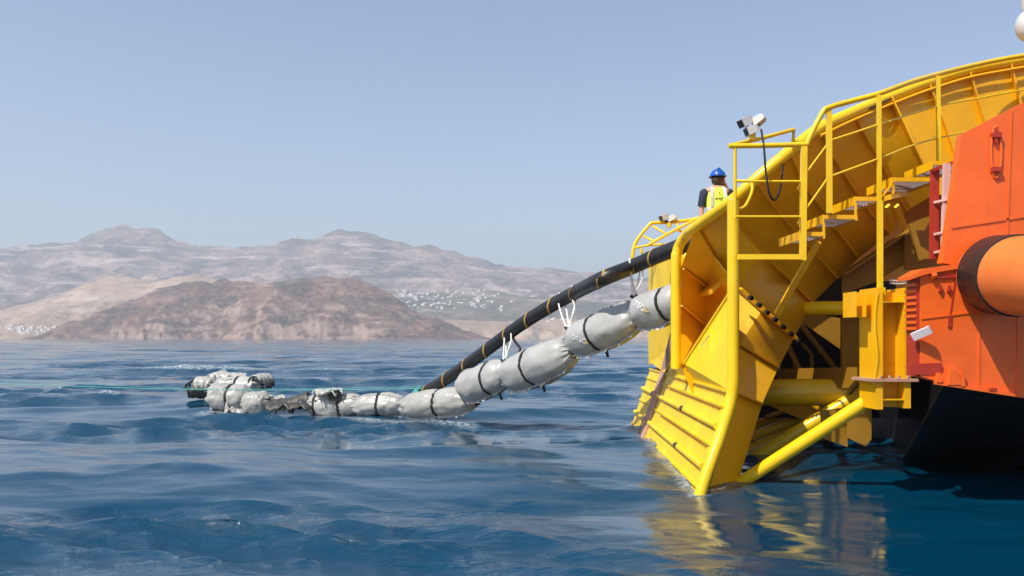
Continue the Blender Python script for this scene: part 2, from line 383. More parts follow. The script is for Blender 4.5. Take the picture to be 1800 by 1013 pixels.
tm_far = terrain_material('far_hill_ground', (0.36, 0.25, 0.21), (0.08, 0.075, 0.065), (0.62, 0.49, 0.44), 0.8)
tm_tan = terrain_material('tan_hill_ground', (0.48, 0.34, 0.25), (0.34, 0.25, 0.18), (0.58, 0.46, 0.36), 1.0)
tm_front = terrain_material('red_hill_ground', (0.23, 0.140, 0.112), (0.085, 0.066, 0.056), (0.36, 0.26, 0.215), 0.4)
tm_blue = terrain_material('scrub_ridge_ground', (0.20, 0.16, 0.12), (0.08, 0.085, 0.06), (0.42, 0.35, 0.29), 1.0)
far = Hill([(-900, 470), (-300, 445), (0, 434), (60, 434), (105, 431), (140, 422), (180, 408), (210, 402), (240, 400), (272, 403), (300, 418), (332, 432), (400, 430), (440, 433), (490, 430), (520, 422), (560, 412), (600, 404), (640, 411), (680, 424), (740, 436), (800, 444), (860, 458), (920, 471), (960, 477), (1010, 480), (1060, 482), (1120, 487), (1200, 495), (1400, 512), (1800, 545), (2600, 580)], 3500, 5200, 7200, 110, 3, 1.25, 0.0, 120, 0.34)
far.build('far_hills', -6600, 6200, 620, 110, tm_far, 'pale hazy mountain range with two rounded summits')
midr = Hill([(350, 598), (450, 562), (560, 532), (640, 516), (700, 511), (780, 513), (860, 511), (940, 522), (1040, 530), (1150, 546), (1400, 560), (1800, 580), (2400, 590)], 3150, 3700, 4300, 26, 21, 0.8, 0.02, 80)
midr.build('town_ridge', -1500, 3200, 330, 60, tm_blue, 'low scrubby ridge carrying the white hillside town')
tan = Hill([(-900, 560), (-200, 560), (0, 546), (60, 531), (110, 515), (150, 498), (190, 486), (230, 487), (270, 496), (310, 487), (342, 483), (380, 490), (430, 502), (520, 530), (640, 560), (760, 594)], 2750, 3250, 3700, 20, 33, 0.9, 0.02, 90)
tan.build('tan_hills', -2900, 100, 300, 60, tm_tan, 'smooth pale tan hills behind the headland')
shore_r = Hill([(640, 597), (700, 588), (740, 568), (800, 562), (880, 566), (980, 560), (1080, 566), (1200, 575), (1500, 585), (2400, 592)], 2600, 2900, 3200, 12, 51, 0.5, 0.35, 40)
shore_r.build('low_cliffs', -600, 2800, 320, 40, tm_tan, 'low pale coastal cliffs at the waterline')
shore_l = Hill([(-900, 572), (0, 575), (60, 573), (130, 577), (175, 588), (200, 597)], 2500, 2750, 2950, 10, 61, 0.5, 0.2, 40)
shore_l.build('low_shore', -2900, -900, 200, 30, tm_tan, 'low tan shore below the hills')
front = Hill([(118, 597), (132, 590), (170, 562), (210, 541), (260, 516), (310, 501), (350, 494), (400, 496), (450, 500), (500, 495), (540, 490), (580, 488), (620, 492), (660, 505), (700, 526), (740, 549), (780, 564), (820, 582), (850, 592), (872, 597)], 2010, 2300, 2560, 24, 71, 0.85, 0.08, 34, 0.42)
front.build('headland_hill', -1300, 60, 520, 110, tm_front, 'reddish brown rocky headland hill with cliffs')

# whitewashed houses of the two towns
def house_mesh(seed):
    g = G(); r = random.Random(seed); w, d, h = r.uniform(8, 15), r.uniform(7, 10), r.uniform(4.5, 8)
    g.box(-w / 2, w / 2, -d / 2, d / 2, -6, h)
    g.box(-w / 2 + w * 0.35, w / 2 - 0.4, -d / 2 + 0.8, d / 2 - 0.5, h, h + r.uniform(2.2, 3.4))
    g.box(-w / 2 - 3.5, -w / 2 + 0.2, -d / 2 + 1.2, d / 2 - 1, -6, h * 0.6)
    me = bpy.data.meshes.new('house'); me.from_pydata([tuple(v) for v in g.v], [], g.f)
    me.materials.append(M['house']); return me
HM = [house_mesh(k) for k in range(8)]
def town(n, hill, pxs, ys, label, group, seed):
    r = random.Random(seed); k = 0; tries = 0
    while k < n and tries < 4000:
        tries += 1
        y = r.uniform(*ys); px = r.gauss(sum(pxs) / 2, (pxs[1] - pxs[0]) / 4.4)
        if not pxs[0] < px < pxs[1]: continue
        x = (px - CX) * y / F; z = float(hill.z(np.array([x]), np.array([y]))[0])
        if z < 3: continue
        o = bpy.data.objects.new('house', HM[r.randrange(8)]); COL.objects.link(o)
        o.location = (x, y, z); o.rotation_euler.z = r.uniform(-0.5, 0.5); sc = r.uniform(0.5, 0.95); o.scale = (sc,) * 3
        o['label'] = label; o['category'] = 'house'; o['group'] = group; k += 1
town(88, midr, (675, 810), (3380, 3690), 'tiny white flat-roofed house in the town spread along the ridge right of the headland', 'white houses of the ridge town', 4)
town(40, midr, (780, 910), (3440, 3690), 'tiny white flat-roofed house at the sparse right end of the ridge town', 'white houses at the end of the ridge town', 5)
town(46, shore_l, (-20, 125), (2540, 2720), 'tiny white flat-roofed house on the low shore at the left edge', 'white houses on the left shore', 6)
town(14, shore_r, (920, 1080), (2750, 2860), 'tiny white flat-roofed house above the low cliffs behind the cable', 'white houses above the low cliffs', 8)

# hazy air
hm, N, L, b = new_mat('haze_air'); N.remove(b)
pv = N.new('ShaderNodeVolumePrincipled'); pv.inputs['Color'].default_value = (0.80, 0.86, 0.97, 1); pv.inputs['Density'].default_value = 2.05e-4
pv.inputs['Anisotropy'].default_value = 0.1
L.new(pv.outputs['Volume'], N['Material Output'].inputs['Volume'])
g = G().box(-14000, 14000, -600, 12000, -8, 760)
hz = g.build('haze', hm, None, kind='stuff', label='thin pale blue summer haze over the sea')
# ------------------------------------------------------------------ the ship: chute, stairs, hull
ship = thing('cable_laying_ship', 'orange cable-laying ship with a big yellow stern chute reaching into the sea', 'ship', P(1600, 660, 10) * 1.0)
ship.location.z = 0

# --- near side wall of the chute: bands between radial seams (upper end -> lower end)
SEAM = [
    [(1197, 642, 13.15), (1222, 706, 12.3), (1236, 800, 11.0), (1244, 868, 10.5), (1292, 864, 10.75)],
    [(1197, 538, 13.3), (1235, 570, 13.9), (1262, 620, 13.2), (1297, 691, 11.05), (1340, 709, 11.3)],
    [(1197, 472, 13.2), (1240, 505, 13.7), (1264, 531, 13.5), (1300, 606, 11.6), (1368, 647, 11.95)],
    [(1222, 400, 12.55), (1255, 455, 12.75), (1290, 500, 12.3), (1340, 545, 12.05), (1397, 592, 12.3)],
    [(1285, 354, 11.75), (1300, 404, 11.9), (1340, 445, 12.1), (1390, 495, 12.35), (1428, 533, 12.55)],
    [(1326, 318, 11.55), (1352, 356, 11.75), (1393, 403, 12.05), (1432, 448, 12.35), (1472, 490, 12.6)],
    [(1386, 268, 11.5), (1415, 332, 11.8), (1448, 374, 12.05), (1478, 416, 12.35), (1508, 455, 12.6)],
    [(1440, 226, 11.6), (1463, 278, 11.8), (1500, 335, 12.05), (1530, 378, 12.3), (1562, 412, 12.5)],
    [(1499, 198, 11.75), (1513, 229, 11.85), (1540, 276, 11.95), (1566, 325, 12.1), (1592, 372, 12.25)],
    [(1561, 172, 11.95), (1580, 212, 11.95), (1600, 255, 11.95), (1622, 300, 12.0), (1642, 342, 12.0)],
    [(1629, 146, 12.1), (1643, 183, 12.1), (1660, 225, 12.1), (1680, 285, 12.1), (1704, 345, 12.1)],
    [(1700, 124, 12.2), (1710, 158, 12.2), (1720, 190, 12.2), (1736, 245, 12.2), (1760, 330, 12.2)],
    [(1772, 110, 12.25), (1779, 140, 12.25), (1789, 178, 12.25), (1798, 215, 12.25), (1812, 270, 12.25)],
    [(1860, 96, 12.3), (1864, 130, 12.3), (1870, 165, 12.3), (1876, 205, 12.3), (1884, 260, 12.3)],
    [(1960, 84, 12.3), (1962, 120, 12.3), (1965, 160, 12.3), (1968, 200, 12.3), (1972, 250, 12.3)],
]
# the wall leans outward more and more towards its aft end
for k in range(2, 9):
    w = {2: .5, 3: .9, 4: 1, 5: 1, 6: .95, 7: .8, 8: .45}[k]
    SEAM[k] = [(x, y, d + w * (-0.30 + 0.85 * i / 4)) for i, (x, y, d) in enumerate(SEAM[k])]
SP = [[P(*q) for q in s] for s in SEAM]
# the lowest panel is the wall's mount; the other bands and all stiffeners hang on it
def band(a, b, k):
    """steel panel with thickness, its lower edge cut straight between two seams"""
    n = len(a); v = []; f = []
    off = Vector((0.06, 0.14, 0.02)).normalized() * 0.03
    for i in range(n):
        v += [a[i], b[i], a[i] + off, b[i] + off]
    for i in range(n - 1):
        p, q = i * 4, i * 4 + 4
        f += [(p, p + 1, q + 1, q), (p + 2, q + 2, q + 3, p + 3), (p, q, q + 2, p + 2), (p + 1, p + 3, q + 3, q + 1)]
    f += [(0, 2, 3, 1), (4 * n - 4, 4 * n - 3, 4 * n - 1, 4 * n - 2)]
    return v, f
wall = None
for k in range(len(SP) - 1):
    v, f = band(SP[k], SP[k + 1], k)
    if wall is None:
        wall = smooth_by_angle(mk('chute_wall', v, f, 'yellow', ship), 50)
    else:
        smooth_by_angle(mk('wall_panel', v, f, 'yellow', wall), 50)
# rim tube along the top of the wall and down its aft end
rim_pts = [P(1188, 648, 13.05), P(1188, 470, 13.0), P(1190, 445, 13.0), P(1196, 428, 12.95), P(1208, 412, 12.75)] + [P(s[0][0], s[0][1], s[0][2] - 0.02) for s in SEAM[3:]]
tube('rim', spline(rim_pts, 110), 0.078, 'tube', wall, 16)
# thin ledge strip below the rim on the straight part
tube('rim_ledge', spline([P(s[0][0] + 2, s[0][1] + 13, s[0][2] - 0.10) for s in SEAM[7:]], 60), 0.022, 'yellow', wall, 8)
# radial stiffeners, one on each seam
for k in range(1, len(SP)):
    s = SP[k]; w = 0.09 if k not in (3, 9) else 0.14
    if k < 3: s = s[3:] if k == 1 else s[3:]
    g = G(); n = len(s); nv = []
    out = Vector((-0.12, -0.99, 0.0)); tng = 0.012
    side = Vector((0.7, 0, 0.7)) * tng
    for p in s: nv += [p - side, p + side, p + side + out * w, p - side + out * w]
    ff = [(0, 1, 2, 3), (4 * n - 1, 4 * n - 2, 4 * n - 3, 4 * n - 4)]
    for i in range(n - 1):
        for q in range(4): ff.append((i * 4 + q, i * 4 + (q + 1) % 4, i * 4 + 4 + (q + 1) % 4, i * 4 + 4 + q))
    mk('stiffener', nv, ff, 'yellow', wall)
    if k in (1, 2):
        for (a, b) in [SP[k][0:2]]:
            G().bar(a + Vector((0, -.05, 0)), b + Vector((0, -.05, 0)), 0.10, 0.024, (0, 1, 0)).build('stiffener', 'yellow', wall)
# bolted flange on the seam above the post: paired plate and bolt heads
a, b_ = P(1300, 507, 11.9), P(1400, 597, 12.15)
G().bar(a, b_, 0.16, 0.03, (0, 1, 0)).build('joint_flange', 'yellow', wall)
for k in range(7):
    c = a.lerp(b_, 0.08 + k * 0.14) + Vector((0.05, -0.09, -0.07))
    G().tube([c, c + Vector((0.02, -0.05, -0.02))], 0.035, 8).build('bolt', 'black', wall)

# --- near post: stands at the chute's outer corner and bends aft into the water
px_, py_ = 2.67, 10.3
near_post = tube('corner_post', spline([(px_, py_, 3.46), (px_, py_, 2.6), (px_, py_, 1.55), (px_ - 0.002, py_, 1.25), (px_ - 0.035, py_, 1.02), (px_ - 0.16, py_ - 0.05, 0.66), (2.26, 10.08, 0.08), (1.98, 9.95, -0.75)], 60), 0.072, 'tube', ship, 18)
tube('post_stub', [(px_, py_, 3.40), P(1287, 353, 11.45)], 0.06, 'tube', near_post)

# --- apron: the ribbed aft face of the chute, ruled across the ship
def AP(Y, z, out=0.0):
    x1 = 2.63 + (Y - 10.3) * 0.037; x0 = 2.22 + (Y - 10.1) * 0.040
    t = z / 1.15
    n = Vector((-0.94, 0, 0.34))
    return Vector((x0 + (x1 - x0) * t, Y, z)) + n * out
zs = [-0.9, -0.02, 0.25, 0.51, 0.74, 0.97, 1.15]
Y0, Y1 = 10.28, 18.0
apron = None
for k in range(len(zs) - 1):
    za, zb = zs[k] + 0.012, zs[k + 1] - 0.012
    for (ya, yb) in ((Y0, 15.55), (16.15, Y1)):
        g = G().plate([AP(ya, za), AP(yb, za), AP(yb, zb), AP(ya, zb)], 0.03, (0.94, 0, -0.34))
        if apron is None: apron = g.build('apron', 'apron', ship)
        else: g.build('apron_plank', 'apron', apron)
# backing sheet behind the joints
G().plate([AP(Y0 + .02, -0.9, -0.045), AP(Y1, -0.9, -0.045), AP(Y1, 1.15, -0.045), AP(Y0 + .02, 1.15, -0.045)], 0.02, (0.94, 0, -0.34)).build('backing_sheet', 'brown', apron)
for z, kind in ((1.15, 'ledge'), (0.97, 'ledge'), (0.74, 'pipe'), (0.51, 'ledge'), (0.25, 'pipe'), (0.015, 'ledge')):
    for (ya, yb) in ((Y0 - 0.02, 15.55), (16.15, Y1)):
        if kind == 'pipe': tube('cross_pipe', [AP(ya, z, 0.02), AP(yb, z, 0.02)], 0.046, 'apron', apron)
        else: G().bar(AP(ya, z, 0.012), AP(yb, z, 0.012), 0.028, 0.036, (0, 0, 1)).build('cross_rib', 'apron', apron)
    if z > 0.2:   # bolt heads in a row under each rib, a few pixels in all
        g = G(); y = Y0 + 0.25
        while y < 14.6:
            c = AP(y, z - 0.042, 0.006); g.bar(c, c + Vector((-0.02, 0, 0.007)), 0.05, 0.03, (0, 1, 0)); y += 0.19
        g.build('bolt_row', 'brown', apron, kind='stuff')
    if kind == 'pipe': tube('wear_mark', [AP(11.9 + z, z, 0.028), AP(12.1 + z, z, 0.028)], 0.043, 'rubber', apron, 12)
# rusty guide strip running up the slope
strip = G().plate([AP(15.58, -0.9, 0.05), AP(16.12, -0.9, 0.05), AP(16.12, 1.17, 0.05), AP(15.58, 1.17, 0.05)], 0.06, (0.94, 0, -0.34)).build('guide_strip', 'rust', apron)
up1, up2 = AP(15.58, 1.17, 0.05), AP(16.12, 1.17, 0.05)
for z in (0.74, 0.25):
    for y in (15.72, 15.98):
        c = AP(y, z, 0.05); G().tube([c, c + Vector((-0.05, 0, 0.02))], 0.05, 8).build('strip_bolt', 'rust', strip)
# upper apron: smooth sheet rising to the wall
UA = [AP(Y0, 1.16), AP(15.55, 1.16), P(1196, 648, 13.0), P(1283, 518, 11.35)]
ua = [AP(Y0, 1.165), AP(13.1, 1.165), P(1203, 640, 12.95), P(1281, 520, 11.6)]
G().plate([ua[0], ua[1], ua[2], ua[3]], 0.02, (0.9, 0.2, -0.3)).build('apron_sheet', 'apron', apron)
G().plate([AP(13.1, 1.165), AP(15.55, 1.165), P(1188, 600, 14.6), P(1203, 640, 12.95)], 0.02, (0.9, 0.2, -0.3)).build('apron_sheet', 'apron', apron)
G().bar(ua[2], ua[3], 0.05, 0.05).build('sheet_edge', 'tube', apron)
for fr in (0.36, 0.62):
    p = ua[0].lerp(ua[1], fr); q = ua[3].lerp(ua[2], fr)
    G().bar(p.lerp(q, 0.12) + Vector((-.02, 0, .01)), p.lerp(q, 0.85) + Vector((-.02, 0, .01)), 0.035, 0.03).build('sheet_rib', 'apron', apron)
for i in range(5):
    for j in range(4):
        p = ua[0].lerp(ua[1], 0.40 + j * 0.055); q = ua[3].lerp(ua[2], 0.40 + j * 0.055)
        c = p.lerp(q, 0.20 + i * 0.15); G().bar(c + Vector((-.005, 0, 0)), c + Vector((-.025, 0, .012)), 0.06, 0.03).build('sheet_bolt', 'rust', apron)
# far end plate of the chute
fe = G().plate([P(1140, 641, 18.0), P(1140, 455, 18.0), P(1152, 448, 17.1), P(1197, 436, 14.7), P(1197, 620, 14.7)], 0.04, (1, 0.1, 0)).build('end_plate', 'apron', ship)
G().plate([P(1141, 636, 17.97), P(1168, 655, 15.60), P(1193, 610, 14.72), P(1160, 612, 16.6)], 0.02, (0.9, 0.2, -0.3)).build('end_gusset', 'apron', fe)
G().plate([(2.80, 16.12, 1.16), (2.80, 15.58, 1.16), (2.845, 14.72, 2.05), (2.845, 15.15, 2.05)], 0.03, (1, 0, 0)).build('guide_strip', 'rust', fe)
# wire along the pipe
tube('end_wire', spline([P(1181, 440, 14.5), P(1178, 520, 14.2), P(1180, 610, 14.2)], 12), 0.006, 'strap', fe, 6)

# --- chute floor and far wall
rimX = [p.x for p in (P(*s[0]) for s in SEAM[3:])]; rimZ = [p.z for p in (P(*s[0]) for s in SEAM[3:])]
def floor_z(x): return float(np.interp(x, rimX, rimZ)) - 1.16
xs = [2.98, 3.3, 3.7, 4.2, 4.7, 5.2, 5.8, 6.4, 7.2, 8.0, 8.6]
v = []; f = []
for x in xs:
    z = floor_z(x); yn = 12.9 if x < 5 else 12.6
    v += [(x, yn, z), (x, 17.6, z), (x + 0.02, yn, z - 0.06), (x + 0.02, 17.6, z - 0.06)]
for i in range(len(xs) - 1):
    p, q = 4 * i, 4 * i + 4
    f += [(p, q, q + 1, p + 1), (p + 2, p + 3, q + 3, q + 2), (p, p + 2, q + 2, q), (p + 1, q + 1, q + 3, p + 3)]
f += [(0, 1, 3, 2), (4 * len(xs) - 4, 4 * len(xs) - 2, 4 * len(xs) - 1, 4 * len(xs) - 3)]
floor = mk('chute_floor', v, f, 'yellow', ship)
v = []; f = []
for x in xs:
    zt = floor_z(x) + 0.45; zb = max(0.3, floor_z(x) - 2.6) if x > 3.6 else 0.3
    v += [(x, 17.5, zt), (x, 17.5, zb), (x, 17.56, zt), (x, 17.56, zb)]
for i in range(len(xs) - 1):
    p, q = 4 * i, 4 * i + 4
    f += [(p, p + 1, q + 1, q), (p + 2, q + 2, q + 3, p + 3), (p, q, q + 2, p + 2), (p + 1, p + 3, q + 3, q + 1)]
farwall = mk('far_wall', v, f, 'yellow', ship)
tube('rim', spline([(x, 17.5, floor_z(x) + 0.45) for x in xs], 60), 0.075, 'tube', farwall)

# --- far guard rail
YF = 17.3
fr_ = tube('far_guard_rail', spline([P(1112, 470, YF), P(1113, 442, YF), P(1120, 422, YF), P(1142, 395, YF), P(1150, 392, YF), P(1190, 390, YF), P(1232, 383, YF), P(1262, 372, YF)], 40), 0.035, 'tube', ship)
tube('rail', [P(1141, 430, YF - .5), P(1178, 409, YF - .5), P(1232, 381, YF - .5)], 0.03, 'tube', fr_)
for a, b_ in (((1148, 398), (1170, 411)), ((1132, 416), (1151, 425)), ((1115, 436), (1142, 431)), ((1186, 404), (1215, 410)), ((1142, 431), (1170, 430)), ((1190, 391), (1193, 402))):
    tube('rail_bar', [P(*a, YF), P(*b_, YF - .5)], 0.024, 'tube', fr_, 8)
tube('rail_post', [P(1128, 437, YF), P(1126, 462, YF)], 0.03, 'tube', fr_, 8)

# --- guard cage at the platform
YC = 10.1
cage = tube('guard_cage', [P(1281, 257, YC), P(1350, 256, YC), P(1418, 254, YC)], 0.030, 'tube', ship)
tube('cage_post', [P(1292, 260, YC), P(1292, 385, YC + .02)], 0.020, 'tube', cage)
G().bar(P(1413, 258, YC), P(1411, 458, YC), 0.05, 0.07, (0, 1, 0)).build('cage_post', 'tube', cage)
G().bar(P(1297, 452, YC), P(1409, 452, YC), 0.06, 0.062, (0, 1, 0)).build('cage_sill', 'tube', cage)
for y in (319, 381): tube('cage_rail', [P(1293, y, YC), P(1410, y, YC)], 0.014, 'tube', cage, 8)
tube('cage_rail', [P(1283, 256, YC), P(1340, 243, YC + .5), P(1395, 228, YC + 1.0), P(1394, 248, YC + 1.0), P(1404, 250, YC + 1.0)], 0.026, 'tube', cage)
for y in (337, 398):
    tube('cage_hook', spline([P(1407, y - 14, YC - .02), P(1402, y - 4, YC - .06), P(1406, y + 5, YC - .03)], 8), 0.008, 'brown', cage, 6)
tube('cage_hook', spline([P(1296, 368, 10.6), P(1310, 362, 10.7), P(1322, 335, 10.9), P(1318, 320, 11.0), P(1295, 318, 11.1)], 16), 0.018, 'tube', cage, 8)

# --- stairs with their guard rail along the wall
rail = tube('stair_rail', spline([P(1418, 255, 10.1), P(1424, 240, 10.1), P(1446, 198, 10.1), P(1458, 189, 10.1), P(1500, 177, 10.15), P(1545, 165, 10.2), P(1600, 145, 10.6), P(1648, 131, 11.2), P(1720, 113, 11.8), P(1800, 98, 12.0), P(1900, 88, 12.1)], 60), 0.032, 'tube', ship)
def flat_post(px0, y0, y1, Y, w=0.065):
    G().bar(P(px0, y0, Y), P(px0 + 1, y1, Y), 0.03, w, (0, 1, 0)).build('stanchion', 'tube', rail)
flat_post(1457, 192, 375, 10.1); flat_post(1545, 168, 505, 10.15, 0.05); flat_post(1649, 134, 302, 11.1, 0.05)
for pts in ([(1418, 303, 10.1), (1456, 252, 10.1)], [(1418, 366, 10.1), (1456, 312, 10.1)],
            [(1460, 247, 10.1), (1545, 219, 10.15), (1561, 214, 10.3), (1647, 187, 11.1), (1715, 174, 11.6), (1800, 158, 11.9), (1880, 146, 12)],
            [(1460, 310, 10.1), (1545, 279, 10.15), (1600, 257, 10.6), (1649, 243, 11.1), (1700, 232, 11.5), (1760, 222, 11.8)]):
    tube('rail', spline([P(*q) for q in pts], 24), 0.012, 'tube', rail, 8)
stairs = None
def tread(x0, x1, y, Y0=10.15, dY=0.72):
    """step seen from below: fascia plates all round, pale grating between"""
    global stairs
    a, b_ = P(x0, y, Y0), P(x1, y, Y0); z = a.z; xa, xb = a.x, b_.x
    g = G().box(xa, xb, Y0, Y0 + 0.012, z - 0.05, z)
    o = g.build('stairs' if stairs is None else 'tread_fascia', 'yellow', ship if stairs is None else stairs)
    if stairs is None: stairs = o
    G().box(xa, xb, Y0 + dY, Y0 + dY + 0.012, z - 0.05, z).build('tread_fascia', 'yellow', stairs)
    G().box(xa - 0.012, xa, Y0, Y0 + dY + 0.012, z - 0.10, z + 0.004).build('tread_end', 'yellow', stairs)
    G().box(xb, xb + 0.012, Y0, Y0 + dY + 0.012, z - 0.075, z).build('tread_end', 'yellow', stairs)
    n = max(6, int((xb - xa) / 0.035)); g = G()
    for i in range(n):
        x = xa + (xb - xa) * (i + 0.5) / n; g.box(x - 0.009, x + 0.009, Y0 + 0.013, Y0 + dY - 0.001, z - 0.052, z - 0.02)
    for i in range(7):
        yy = Y0 + 0.05 + (dY - 0.1) * i / 6; g.box(xa + 0.001, xb - 0.001, yy - 0.006, yy + 0.006, z - 0.045, z - 0.025)
    g.build('tread_grating', 'grating', stairs, kind='stuff')
tread(1405, 1449, 408); tread(1449, 1506, 378); tread(1505, 1546, 346); tread(1570, 1640, 312); tread(1640, 1700, 283, 10.3)
for a, b_ in (((1448, 392), (1448, 420)), ((1504, 358), (1504, 388)), ((1570, 322), (1570, 350)), ((1546, 350), (1570, 322))):
    G().bar(P(*a, 10.16), P(*b_, 10.16), 0.03, 0.022, (0, 1, 0)).build('hanger', 'yellow', stairs)
G().bar(P(1438, 426, 10.5), P(1366, 552, 11.3), 0.05, 0.075, (0, 1, 0)).build('stringer', 'yellow', stairs)
G().bar(P(1546, 352, 10.2), P(1576, 346, 10.5), 0.3, 0.06, (0, 1, 0)).build('stringer', 'yellow', stairs)
for dx in (0, 16):
    G().bar(P(1560 + dx, 362, 11.6), P(1575 + dx, 402, 11.9), 0.04, 0.07, (0, 1, 0)).build('stringer', 'tube', stairs)

# --- supporting column between chute and hull, an H section on a bolted plate
YK = 9.6
def KX(px): return (px - CX) * YK / F
def KZ(py): return HC - (py - HY) * YK / F
column = G().box(KX(1540), KX(1552), YK, YK + 0.46, KZ(720), KZ(506)).build('column', 'yellow', ship)
G().box(KX(1590), KX(1601), YK, YK + 0.46, KZ(718), KZ(506)).build('flange', 'yellow', column)
G().box(KX(1552), KX(1590), YK + 0.20, YK + 0.23, KZ(718), KZ(512)).build('web', 'yellow', column)
for y in (530, 702): G().box(KX(1552), KX(1590), YK + 0.004, YK + 0.20, KZ(y + 2), KZ(y)).build('stiffener', 'yellow', column)
G().box(KX(1528), KX(1612), YK - 0.04, YK + 0.5, KZ(671), KZ(666)).build('base_plate', 'rust', column)
for i in range(4):
    c = Vector((KX(1548 + 16 * i), YK + 0.0, KZ(665))); G().tube([c, c + Vector((0, 0, 0.03))], 0.018, 6).build('bolt', 'rust', column)
for z0, z1, wx in ((505, 540, (1546, 1560)), (352, 505, (1549, 1556))):
    G().box(KX(wx[0]), KX(wx[1]), YK + 0.05, YK + 0.12, KZ(z1), KZ(z0)).build('mast', 'tube', column)
G().box(KX(1506), KX(1540), YK + 0.36, YK + 0.40, KZ(557), KZ(512)).build('bracket', 'yellow', column)
for x in (1507, 1524): G().box(KX(x), KX(x + 2), YK + 0.05, YK + 0.3, KZ(557), KZ(512)).build('bracket_rib', 'yellow', column)
tube('hanging_wire', spline([P(1543, 512, YK - .02), P(1537, 560, YK - .03), P(1542, 620, YK - .03), P(1538, 660, YK - .02)], 16), 0.004, 'tube', column, 6)

# --- tubes and plates under the chute
ub = tube('cross_tube', [P(1330, 690, 13.3), P(1552, 690, 12.7)], 0.205, 'tube', ship, 24)
tube('upper_tube', [P(1395, 542, 13.2), P(1512, 542, 12.4)], 0.105, 'tube', ub, 18)
tube('brace', [P(1278, 868, 10.9), P(1300, 850, 10.8), P(1545, 692, 9.95)], 0.080, 'tube', ub, 18)
tube('brace', [P(1275, 836, 13.0), P(1300, 822, 12.95), P(1490, 706, 12.6)], 0.10, 'tube', ub, 18)
for Y, y0 in ((13.6, 800), (14.6, 780), (15.8, 762), (17.0, 746)):
    tube('brace', [P(1280, y0 + 8, Y), P(1490, y0 - 78, Y)], 0.10, 'tube', ub, 14)
for a_, b2_ in (((1345, 735, 13.9), (1470, 690, 13.9)), ((1398, 560, 14.2), (1478, 660, 14.2)), ((1492, 690, 12.2), (1536, 640, 10.2)), ((1380, 598, 14.0), (1410, 660, 14.0))):
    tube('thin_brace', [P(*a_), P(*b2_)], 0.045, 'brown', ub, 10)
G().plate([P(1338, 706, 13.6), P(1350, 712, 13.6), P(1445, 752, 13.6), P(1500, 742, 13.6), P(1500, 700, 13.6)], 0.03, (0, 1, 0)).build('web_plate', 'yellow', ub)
G().plate([P(1444, 722, 11.7), P(1490, 716, 11.7), P(1490, 786, 11.7), P(1444, 770, 11.7)], 0.03, (0, 1, 0)).build('web_plate', 'brown', ub)  # yellow fin, its shade put into the colour as brown
G().plate([P(1490, 716, 11.4), P(1532, 716, 11.4), P(1532, 772, 11.4), P(1522, 785, 11.4), P(1490, 770, 11.4)], 0.03, (0, 1, 0)).build('web_plate', 'brown', ub)  # second yellow fin, browned for shade
G().plate([P(1394, 556, 13.6), P(1412, 548, 13.6), P(1480, 560, 13.6), P(1480, 616, 13.6)], 0.03, (0, 1, 0)).build('web_plate', 'brown', ub)  # yellow plate coloured brown to keep it shaded
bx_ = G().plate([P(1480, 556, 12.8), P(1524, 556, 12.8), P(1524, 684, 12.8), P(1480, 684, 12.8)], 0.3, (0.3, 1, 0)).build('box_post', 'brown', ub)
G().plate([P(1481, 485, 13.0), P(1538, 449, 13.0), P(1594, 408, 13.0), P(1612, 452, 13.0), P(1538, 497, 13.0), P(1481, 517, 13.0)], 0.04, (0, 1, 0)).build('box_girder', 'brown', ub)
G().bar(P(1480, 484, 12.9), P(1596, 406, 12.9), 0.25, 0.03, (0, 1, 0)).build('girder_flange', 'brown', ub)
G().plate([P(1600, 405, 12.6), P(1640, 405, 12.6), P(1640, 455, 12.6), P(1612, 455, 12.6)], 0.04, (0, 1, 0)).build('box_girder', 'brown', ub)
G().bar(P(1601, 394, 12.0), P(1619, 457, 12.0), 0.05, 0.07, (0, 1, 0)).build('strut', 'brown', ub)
G().plate([(3.7, 14.45, 0.45), (6.5, 14.45, 0.45), (6.5, 14.45, 2.75), (5.2, 14.45, 2.9), (4.3, 14.45, 2.3), (3.7, 14.45, 1.4)], 0.04, (0, 1, 0)).build('shade_screen', 'black', ub)  # black sheet added to close off light and darken the space
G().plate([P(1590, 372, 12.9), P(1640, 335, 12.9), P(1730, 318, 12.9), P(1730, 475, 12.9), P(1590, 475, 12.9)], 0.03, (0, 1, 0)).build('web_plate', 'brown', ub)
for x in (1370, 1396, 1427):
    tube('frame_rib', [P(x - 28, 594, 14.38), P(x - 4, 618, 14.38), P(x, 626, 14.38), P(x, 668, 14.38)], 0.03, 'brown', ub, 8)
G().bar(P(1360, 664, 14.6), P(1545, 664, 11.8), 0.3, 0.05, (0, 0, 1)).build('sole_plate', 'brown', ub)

# --- hull
YH = 9.0
def H(px, py, d=0.0): return P(px, py, YH + d)
hull = G().plate([H(1618, 482), H(1700, 468), H(1880, 442), H(2300, 430), H(2300, 760), H(1800, 696), H(1650, 671), H(1618, 662)], 0.26, (0, 1, 0)).build('hull', 'orange', ship)
G().plate([H(1690, 236, .02), H(1800, 180, .02), H(1900, 132, .02), H(2300, 90, .02), H(2300, 440, .02), H(1860, 446, .02), H(1700, 470, .02), H(1655, 462, .02), H(1662, 430, .02)], 0.10, (0, 1, 0)).build('bulwark', 'orange', hull)
G().plate([H(1600, 486, -0.05), H(1625, 472, -0.05), H(1720, 459, -0.05), H(1862, 444, -0.05), H(1862, 450, -0.05), H(1720, 466, -0.05), H(1625, 483, -0.05), H(1600, 492, -0.05)], 0.3, (0, 1, 0)).build('ledge', 'orange', hull)
